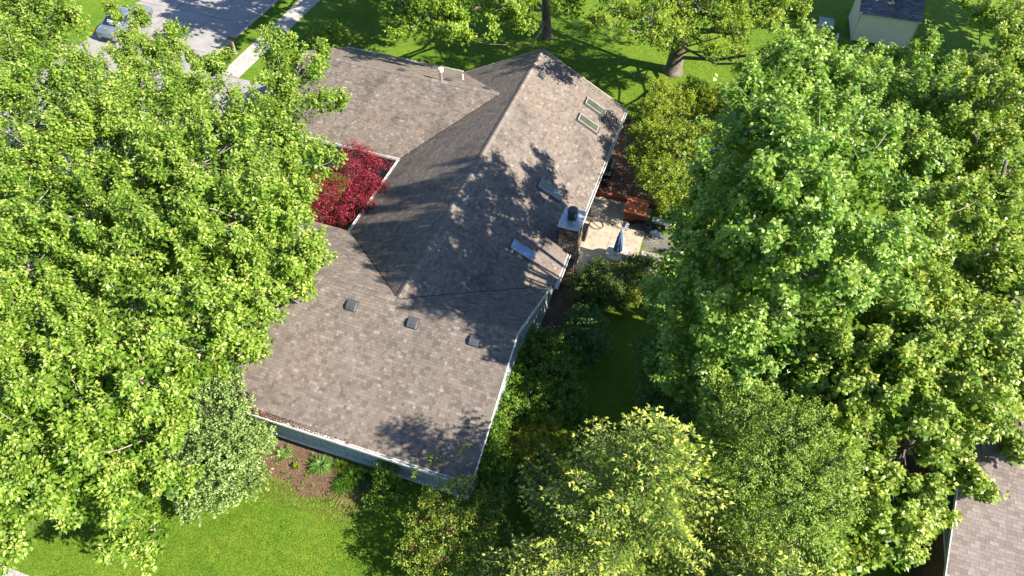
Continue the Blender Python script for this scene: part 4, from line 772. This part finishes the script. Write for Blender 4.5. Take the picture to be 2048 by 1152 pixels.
('climbing_vine', 'bright green climbing vine on the lower part of the gable wall', 'vine', '', (5.3, -3.6), 2.6, 0.03, [(5.35, -2.2, 1.7, 0.35), (5.35, -2.8, 2.1, 0.35), (5.35, -3.4, 2.2, 0.4), (5.4, -4.0, 2.2, 0.4), (5.4, -4.6, 2.1, 0.4), (5.4, -4.0, 1.4, 0.45), (5.35, -3.0, 1.3, 0.4)], {'mat': 'bush', 'L': 0.09, 'W': 0.07, 'den': 3, 'short': 1}),
('crabapple_tree', 'loose crabapple with reddish twigs at the near corner of the lower wing', 'tree', '', (4.9, -7.6), 3.6, 0.09, [(4.44, -6.51, 2.6, 0.7), (5.31, -6.08, 2.8, 0.7), (4.14, -7.32, 2.3, 0.7), (5.23, -7.45, 2.5, 0.8), (6.19, -6.82, 2.3, 0.7), (4.17, -8.42, 2, 0.7), (5.42, -8.46, 2.2, 0.8), (6.62, -7.97, 2, 0.7), (6.39, -5.95, 2.4, 0.5), (4.85, -9.09, 1.8, 0.6), (3.59, -5.28, 3.3, 0.12), (3.92, -5.28, 3.1, 0.12), (3.14, -5.79, 2.9, 0.12), (4.76, -4.58, 3.6, 0.12)], {'mat': 'crab', 'L': 0.09, 'W': 0.065, 'den': 1.5, 'short': 1}),
('wall_shrub', 'small bright green shrub against the grey siding under the gutter', 'shrub', '', (1.6, -5.75), 1.5, 0.04, [(1.4, -5.44, 0.9, 0.45), (1.75, -5.98, 0.8, 0.5), (1.41, -6.54, 0.5, 0.4), (2.3, -6.0, 0.5, 0.4)], {'mat': 'bush', 'L': 0.09, 'W': 0.07, 'den': 2.6, 'short': 1})
]
# ================================================================ trees and shrubs
def build_tree(kind, label, cat, group, base, Ht, tr, lobes, mat='yg', L=.17, W=.11, den=1.0, short=0, seed=0, bark=None):
    g = np.random.default_rng(100+seed); root = thing(kind, label, cat, group or None, loc=(base[0], base[1], 0))
    B = np.array([base[0], base[1], 0.])
    lob = np.array([(a, b, c, r) for a, b, c, r in lobes])
    cs, outs = [], []
    for i, (x, y, z, r) in enumerate(lob):
        if not short:                                                # sprays: leafy branch ends with gaps between them
            upb = .55 if mat in ('deep', 'mid') else .32
            ns_ = max(3, int(9*r*r/1.15*den*.62)); dd = nrm(g.normal(size=(ns_*3, 3))); dd = dd[dd[:, 2] > -.5]
            pick = []
            for v_ in dd:
                if len(pick) >= ns_: break
                if all(v_ @ w_ < 1-.16/max(r*r, .5) for w_ in pick): pick.append(v_)
            dd = np.array(pick); dd2 = nrm(dd+np.array([0, 0, upb])+g.normal(size=dd.shape)*.12)
            ln = r*g.uniform(.30, .62, len(dd))+.25
            st0 = np.array([x, y, z])+dd*np.array([r, r, r*.8])*g.uniform(.45, .8, (len(dd), 1)); kc = 5
            tt = np.tile(np.linspace(0, 1, kc), len(dd)); ii = np.repeat(np.arange(len(dd)), kc)
            p = st0[ii]+dd2[ii]*(tt*ln[ii])[:, None]+g.normal(size=(len(ii), 3))*(.17*(1.15-tt)*min(1, r))[:, None]
            q = (p[:, None, :]-lob[None, :, :3])/np.array([1, 1, .8]); dist = np.linalg.norm(q, axis=2)/lob[None, :, 3]; dist[:, i] = 9
            k = (dist.min(1) > .6) & (p[:, 2] > .12); cs.append(p[k]); outs.append(dd2[ii][k]); continue
        n = int((9*r*r/.085+3)*den*.55)
        d = g.normal(size=(n*2, 3)); d = nrm(d); d = d[d[:, 2] > -.55][:n]
        p = np.array([x, y, z]) + d*np.array([r, r, r*.8])*(g.uniform(.72, 1.12, (len(d), 1)) if short else g.uniform(.62, 1.2, (len(d), 1)))
        q = (p[:, None, :]-lob[None, :, :3])/np.array([1, 1, .8]); dist = np.linalg.norm(q, axis=2)/lob[None, :, 3]; dist[:, i] = 9
        k = dist.min(1) > .72; k &= p[:, 2] > .12
        cs.append(p[k]); outs.append(d[k])
    C = np.concatenate(cs); O = np.concatenate(outs)
    # shoots
    ns = 2 if short else 3
    P0 = np.repeat(C, ns, 0); O0 = np.repeat(O, ns, 0); n = len(P0)
    sp = .10 if short else .13
    P0 = P0 + g.normal(size=(n, 3))*sp
    D0 = nrm(O0*.75 + np.array([0, 0, .35 if short else .75]) + g.normal(size=(n, 3))*(.5 if short else .33))
    Ls = g.uniform(.18, .42, n) if short else g.uniform(.35, .8, n)*np.where(g.random(n) < .12, 1.5, 1)
    if kind == 'maple_tree' and 'plume' in label: Ls *= 1.15
    nl = 13 if short else 24
    P0 = P0 - D0*Ls[:, None]*.45
    idx = np.repeat(np.arange(n), nl); k = len(idx); t = g.random(k)**.85
    D = D0[idx]; rad = nrm(np.cross(D, g.normal(size=(k, 3))))
    wr = (.10 if short else .17)*(1.05-.75*t)
    PP = P0[idx] + D*(t*Ls[idx])[:, None] + rad*(wr*np.sqrt(g.random(k)))[:, None]
    LD = rad*.9 + D*.55 + np.array([0, 0, -.45 if not short else -.15]) + g.normal(size=(k, 3))*.3
    NN = np.array([0, 0, 1.])*.9 + rad*.55 + O0[idx]*.35 + g.normal(size=(k, 3))*.42
    shade = g.uniform(-.12, .12, n)[idx]
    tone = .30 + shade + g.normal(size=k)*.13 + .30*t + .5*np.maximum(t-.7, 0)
    LL = L*g.uniform(.55, 1.3, k)*(1.05-.35*t); WW = W*g.uniform(.7, 1.2, k)*(1.05-.35*t)
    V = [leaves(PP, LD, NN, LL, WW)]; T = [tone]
    # inner leaves fill the hollow crown; darker tone paints shade into the gaps
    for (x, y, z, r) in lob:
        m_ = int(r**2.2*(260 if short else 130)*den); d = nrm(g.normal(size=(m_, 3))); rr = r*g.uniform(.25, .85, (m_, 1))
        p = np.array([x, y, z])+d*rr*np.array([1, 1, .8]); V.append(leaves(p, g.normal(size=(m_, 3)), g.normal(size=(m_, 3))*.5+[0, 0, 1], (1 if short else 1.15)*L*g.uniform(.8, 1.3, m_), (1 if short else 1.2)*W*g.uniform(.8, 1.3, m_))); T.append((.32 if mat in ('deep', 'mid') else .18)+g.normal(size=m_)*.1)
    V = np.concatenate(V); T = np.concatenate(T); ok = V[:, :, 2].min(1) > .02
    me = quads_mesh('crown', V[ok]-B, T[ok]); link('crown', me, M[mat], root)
    # trunk, limbs, twigs
    bm_ = M[bark] if bark else (M['bark'] if tr > .15 else M['bark_dark'])
    cen = lob[:, :3].mean(0); top = cen-B; top[2] = min(Ht*.8, lob[:, 2].max()); 
    tp = [np.array([0,0,-.05]), np.array([0,0,.25]), np.array([top[0]*.06, top[1]*.06, top[2]*.3]), np.array([top[0]*.35, top[1]*.35, top[2]*.62]), np.array([top[0]*.8, top[1]*.8, top[2]])]
    MB().tube([Vector(p) for p in tp], [tr*1.55, tr*1.12, tr*.9, tr*.6, tr*.2], 14).build('trunk', bm_, root, smooth=True)
    tw = MB()
    def trunk_at(f):
        f = max(0, min(.999, f))*(len(tp)-1); i = int(f); return tp[i]+(tp[i+1]-tp[i])*(f-i)
    for i, (x, y, z, r) in enumerate(lob):
        c = np.array([x, y, z])-B; f = .42+.45*g.random(); s = trunk_at(f)
        if s[2] > c[2]-.1: s = trunk_at(.35)
        mid = s*.5+c*.5+g.normal(size=3)*.12*np.linalg.norm(c-s)*.6; mid[2] -= .05*np.linalg.norm(c-s)
        r0 = max(tr*.38*min(1, r/1.6), .012); e_ = c-nrm(c-s)*0
        MB().tube([Vector(s), Vector(s*.25+mid*.75+g.normal(size=3)*.05), Vector(mid*.4+e_*.6), Vector(e_)], [r0, r0*.8, r0*.55, r0*.3], 7).build('limb', bm_, root, smooth=True)
        sel = cs[i]; 
        if len(sel):
            for p in sel[(0 if short else 4)::(3 if short else 5)]:
                p = p-B; q = c+(p-c)*.5+g.normal(size=3)*.08*r; q[2] -= .04; rr = .010 if short else .022
                tw.tube([Vector(c), Vector(q), Vector(p)], [rr*1.5, rr, rr*.4], 4, False)
    if tw.v: tw.build('twigs', M['redtwig'] if mat == 'crab' else (M['bark_dark'] if short else M['twig']), root, kind='stuff')
    return root, len(V)
tot = 0
for i, (kind, label, cat, group, base, Ht, tr, lobes, kw) in enumerate(TREES):
    r_, n_ = build_tree(kind, label, cat, group, base, Ht, tr, lobes, seed=i, **kw); tot += n_
def build_spruce(label, base, Ht, R0, seed, group, zlow=.4, dens=1.0, whorl=.46):
    g = np.random.default_rng(seed); root = thing('spruce_tree', label, 'tree', group, loc=(base[0], base[1], 0))
    MB().tube([(0,0,-.05),(0,0,Ht*.5),(0,0,Ht)], [.2*Ht/9,.12*Ht/9,.012], 10).build('trunk', M['bark_dark'], root, smooth=True)
    P, D, U, TT, SL = [], [], [], [], []; z = zlow; br = MB()
    while z < Ht-.1:
        f = 1-z/Ht; Rb = R0*f**.82; nb_ = int(5+3.5*f); a0 = g.uniform(0, 6.3)
        for b in range(nb_):
            a = a0+2*np.pi*b/nb_+g.normal()*.15; R_ = Rb*g.uniform(.78, 1.1); h = np.array([np.cos(a), np.sin(a), 0.]); sd_ = np.array([-h[1], h[0], 0])
            zz = z+g.normal()*.08; m_ = max(4, int(R_/.22)); ts = np.linspace(.12, 1, m_)
            droop = lambda t: -.30*R_*t*(1-t)*1.3 + .10*R_*t*t*f + .12*R_*t**3
            pts = [np.array([0, 0, zz])+h*R_*t+np.array([0, 0, droop(t)+.35*(1-f)*R_*t]) for t in ts]
            br.tube([Vector(pts[0]*0+[0,0,zz])]+[Vector(p) for p in pts[::max(1, m_//4)]]+[Vector(pts[-1])], .02*f+.006, 4, False)
            for j, p in enumerate(pts):
                t = ts[j]
                for s in (-1, 1):
                    Lb = (.18+.62*R_*.42*(1-t)**.8*(1 if t > .2 else .6))*g.uniform(.8, 1.2); d = nrm(h*.62+sd_*s*.85+np.array([0, 0, .04+g.normal()*.08]))
                    k = max(2, int(Lb/.075*dens)); tt = np.linspace(.1, 1, k)
                    q = p+d*(tt*Lb)[:, None]+np.array([0, 0, -.10])*(tt**2*Lb)[:, None]
                    for s2 in (-1, 0, 1):
                        P.append(q); dd = np.repeat(nrm(d+np.cross(d, [0, 0, 1.])*s2*.75+np.array([0, 0, .18 if s2 == 0 else .05]))[None], k, 0)+g.normal(size=(k, 3))*.18
                        D.append(dd); TT.append(.28+.35*tt*t+.40*np.maximum(tt-.7, 0)/.3*t+g.normal(size=k)*.08)
        z += whorl*(.75+.5*f)*g.uniform(.85, 1.1)
    P = np.concatenate(P); D = nrm(np.concatenate(D)); TT = np.concatenate(TT); n = len(P)
    NN = np.array([0, 0, 1.])+g.normal(size=(n, 3))*.45; LL = g.uniform(.10, .19, n); WW = g.uniform(.045, .065, n)
    V = leaves(P, D, NN, LL, WW, .2); V2 = leaves(P, D, np.cross(D, NN), LL*.9, WW*.8, 0.)
    hf = g.random(n) < .4; V = np.concatenate([V, V2[hf]]); TT = np.concatenate([TT, TT[hf]-.05]); ok = V[:, :, 2].min(1) > .02
    link('crown', quads_mesh('crown', V[ok], TT[ok]), M['spruce'], root); br.build('branches', M['bark_dark'], root, kind='stuff')
    return len(V)
SG_ = 'spruces at the near edge of the photo'
tot += build_spruce('tallest pale-tipped spruce at the bottom centre of the photo', (11.6,-6.0), 11.4, 5.3, 1, SG_, dens=.8)
tot += build_spruce('second spruce at the bottom edge, right of the tallest one', (16.4,-7.2), 7.5, 4.8, 2, SG_)
tot += build_spruce('low spruce at the bottom edge between crabapple and tallest spruce', (8.9,-9.2), 5.0, 3.8, 3, SG_)
# clumps of long blades in the bed under the near wall
def clump(name, label, cat, cx, cy, n, h, spread, mat, tonec, seed, w=.018, group=None):
    g = np.random.default_rng(seed); a = g.uniform(0, 6.3, n); out = g.uniform(.15, 1, n)*spread; hh = h*g.uniform(.6, 1.1, n)*(1-.35*out/spread)
    d = np.stack([np.cos(a), np.sin(a), 0*a], 1); s = np.stack([-np.sin(a), np.cos(a), 0*a], 1)*w; b = d*.12*g.random((n, 1))
    z = np.array([0, 0, 1.]); p1 = b+d*out[:, None]*.4+z*hh[:, None]*.75; p2 = b+d*out[:, None]+z*(hh*g.uniform(.5, 1.0, n))[:, None]
    V = np.concatenate([np.stack([b-s, b+s, p1+s*.8, p1-s*.8], 1), np.stack([p1-s*.8, p1+s*.8, p2+s*.1, p2-s*.1], 1)]); T = np.tile(np.clip(tonec+g.normal(size=n)*.18, 0, 1), 2)
    o = link(name, quads_mesh(name, V, T), M[mat]); o.location = (cx, cy, 0); return tag(o, label, cat, group)
clump('leafy_perennial', 'blue-green strappy perennial on the mulch nearest the grey-green shrub', 'plant', -3.35, -5.75, 140, .45, .42, 'shade', .8, 1, .022)
clump('leafy_perennial', 'low bluish perennial mound against the wall in the middle of the bed', 'plant', -1.55, -5.75, 420, .5, .55, 'shade', .6, 2, .02)
clump('ornamental_grass', 'large dark clump of ornamental grass with fallen straw at its foot', 'plant', .05, -5.85, 420, .85, .6, 'bush', .22, 3, .012)
clump('ornamental_grass', 'second dark grass clump pressed against the wall beside the small bright shrub', 'plant', .55, -5.6, 300, .8, .5, 'shade', .2, 13, .012)
clump('ornamental_grass', 'ragged grass clump spilling from the bed towards the lawn', 'plant', -.25, -6.3, 300, .5, .6, 'bush', .3, 14, .011)
clump('ornamental_grass', 'grassy tuft right of the bluish perennial mound with a yellowish centre', 'plant', -.75, -5.55, 220, .6, .38, 'lime', .2, 4, .012)
clump('ornamental_grass', 'single bright grass tuft in the middle of the brown bed', 'plant', -2.6, -6.15, 40, .45, .22, 'lime', .5, 5, .012)
wd = []; g = np.random.default_rng(77)
for i in range(46):
    cx, cy = g.uniform(-4.6, 1.0), g.uniform(-7.1, -5.3); k = 14; P = np.stack([cx+g.normal(size=k)*.09, cy+g.normal(size=k)*.07, g.uniform(.03, .14, k)], 1)
    wd.append(leaves(P, g.normal(size=(k, 3))*[1, 1, .3], g.normal(size=(k, 3))*.4+[0, 0, 1], g.uniform(.05, .12, k), g.uniform(.03, .06, k)))
wd = np.concatenate(wd); tag(link('weeds', quads_mesh('weeds', wd, g.random(len(wd))*.8), M['bush'], None, 'stuff'), 'small green weeds dotted over the brown bed under the wall', 'weeds')
st_ = MB()
for i in range(60):
    a = random.uniform(-2.4, -1.2); x0, y0 = random.uniform(-.3,.9), random.uniform(-6.5,-6.2); L_ = random.uniform(.4,1.1)
    st_.tube([(x0,y0,.1),(x0+math.cos(a)*L_,y0+math.sin(a)*L_,.03)], .007, 4, False)
tag(link('straw', st_.mesh('straw'), M['dryblade'], None, 'stuff'), 'pale fallen straw stalks below the ornamental grass', 'straw')
print('leaves', tot, 'objects', len(bpy.data.objects))
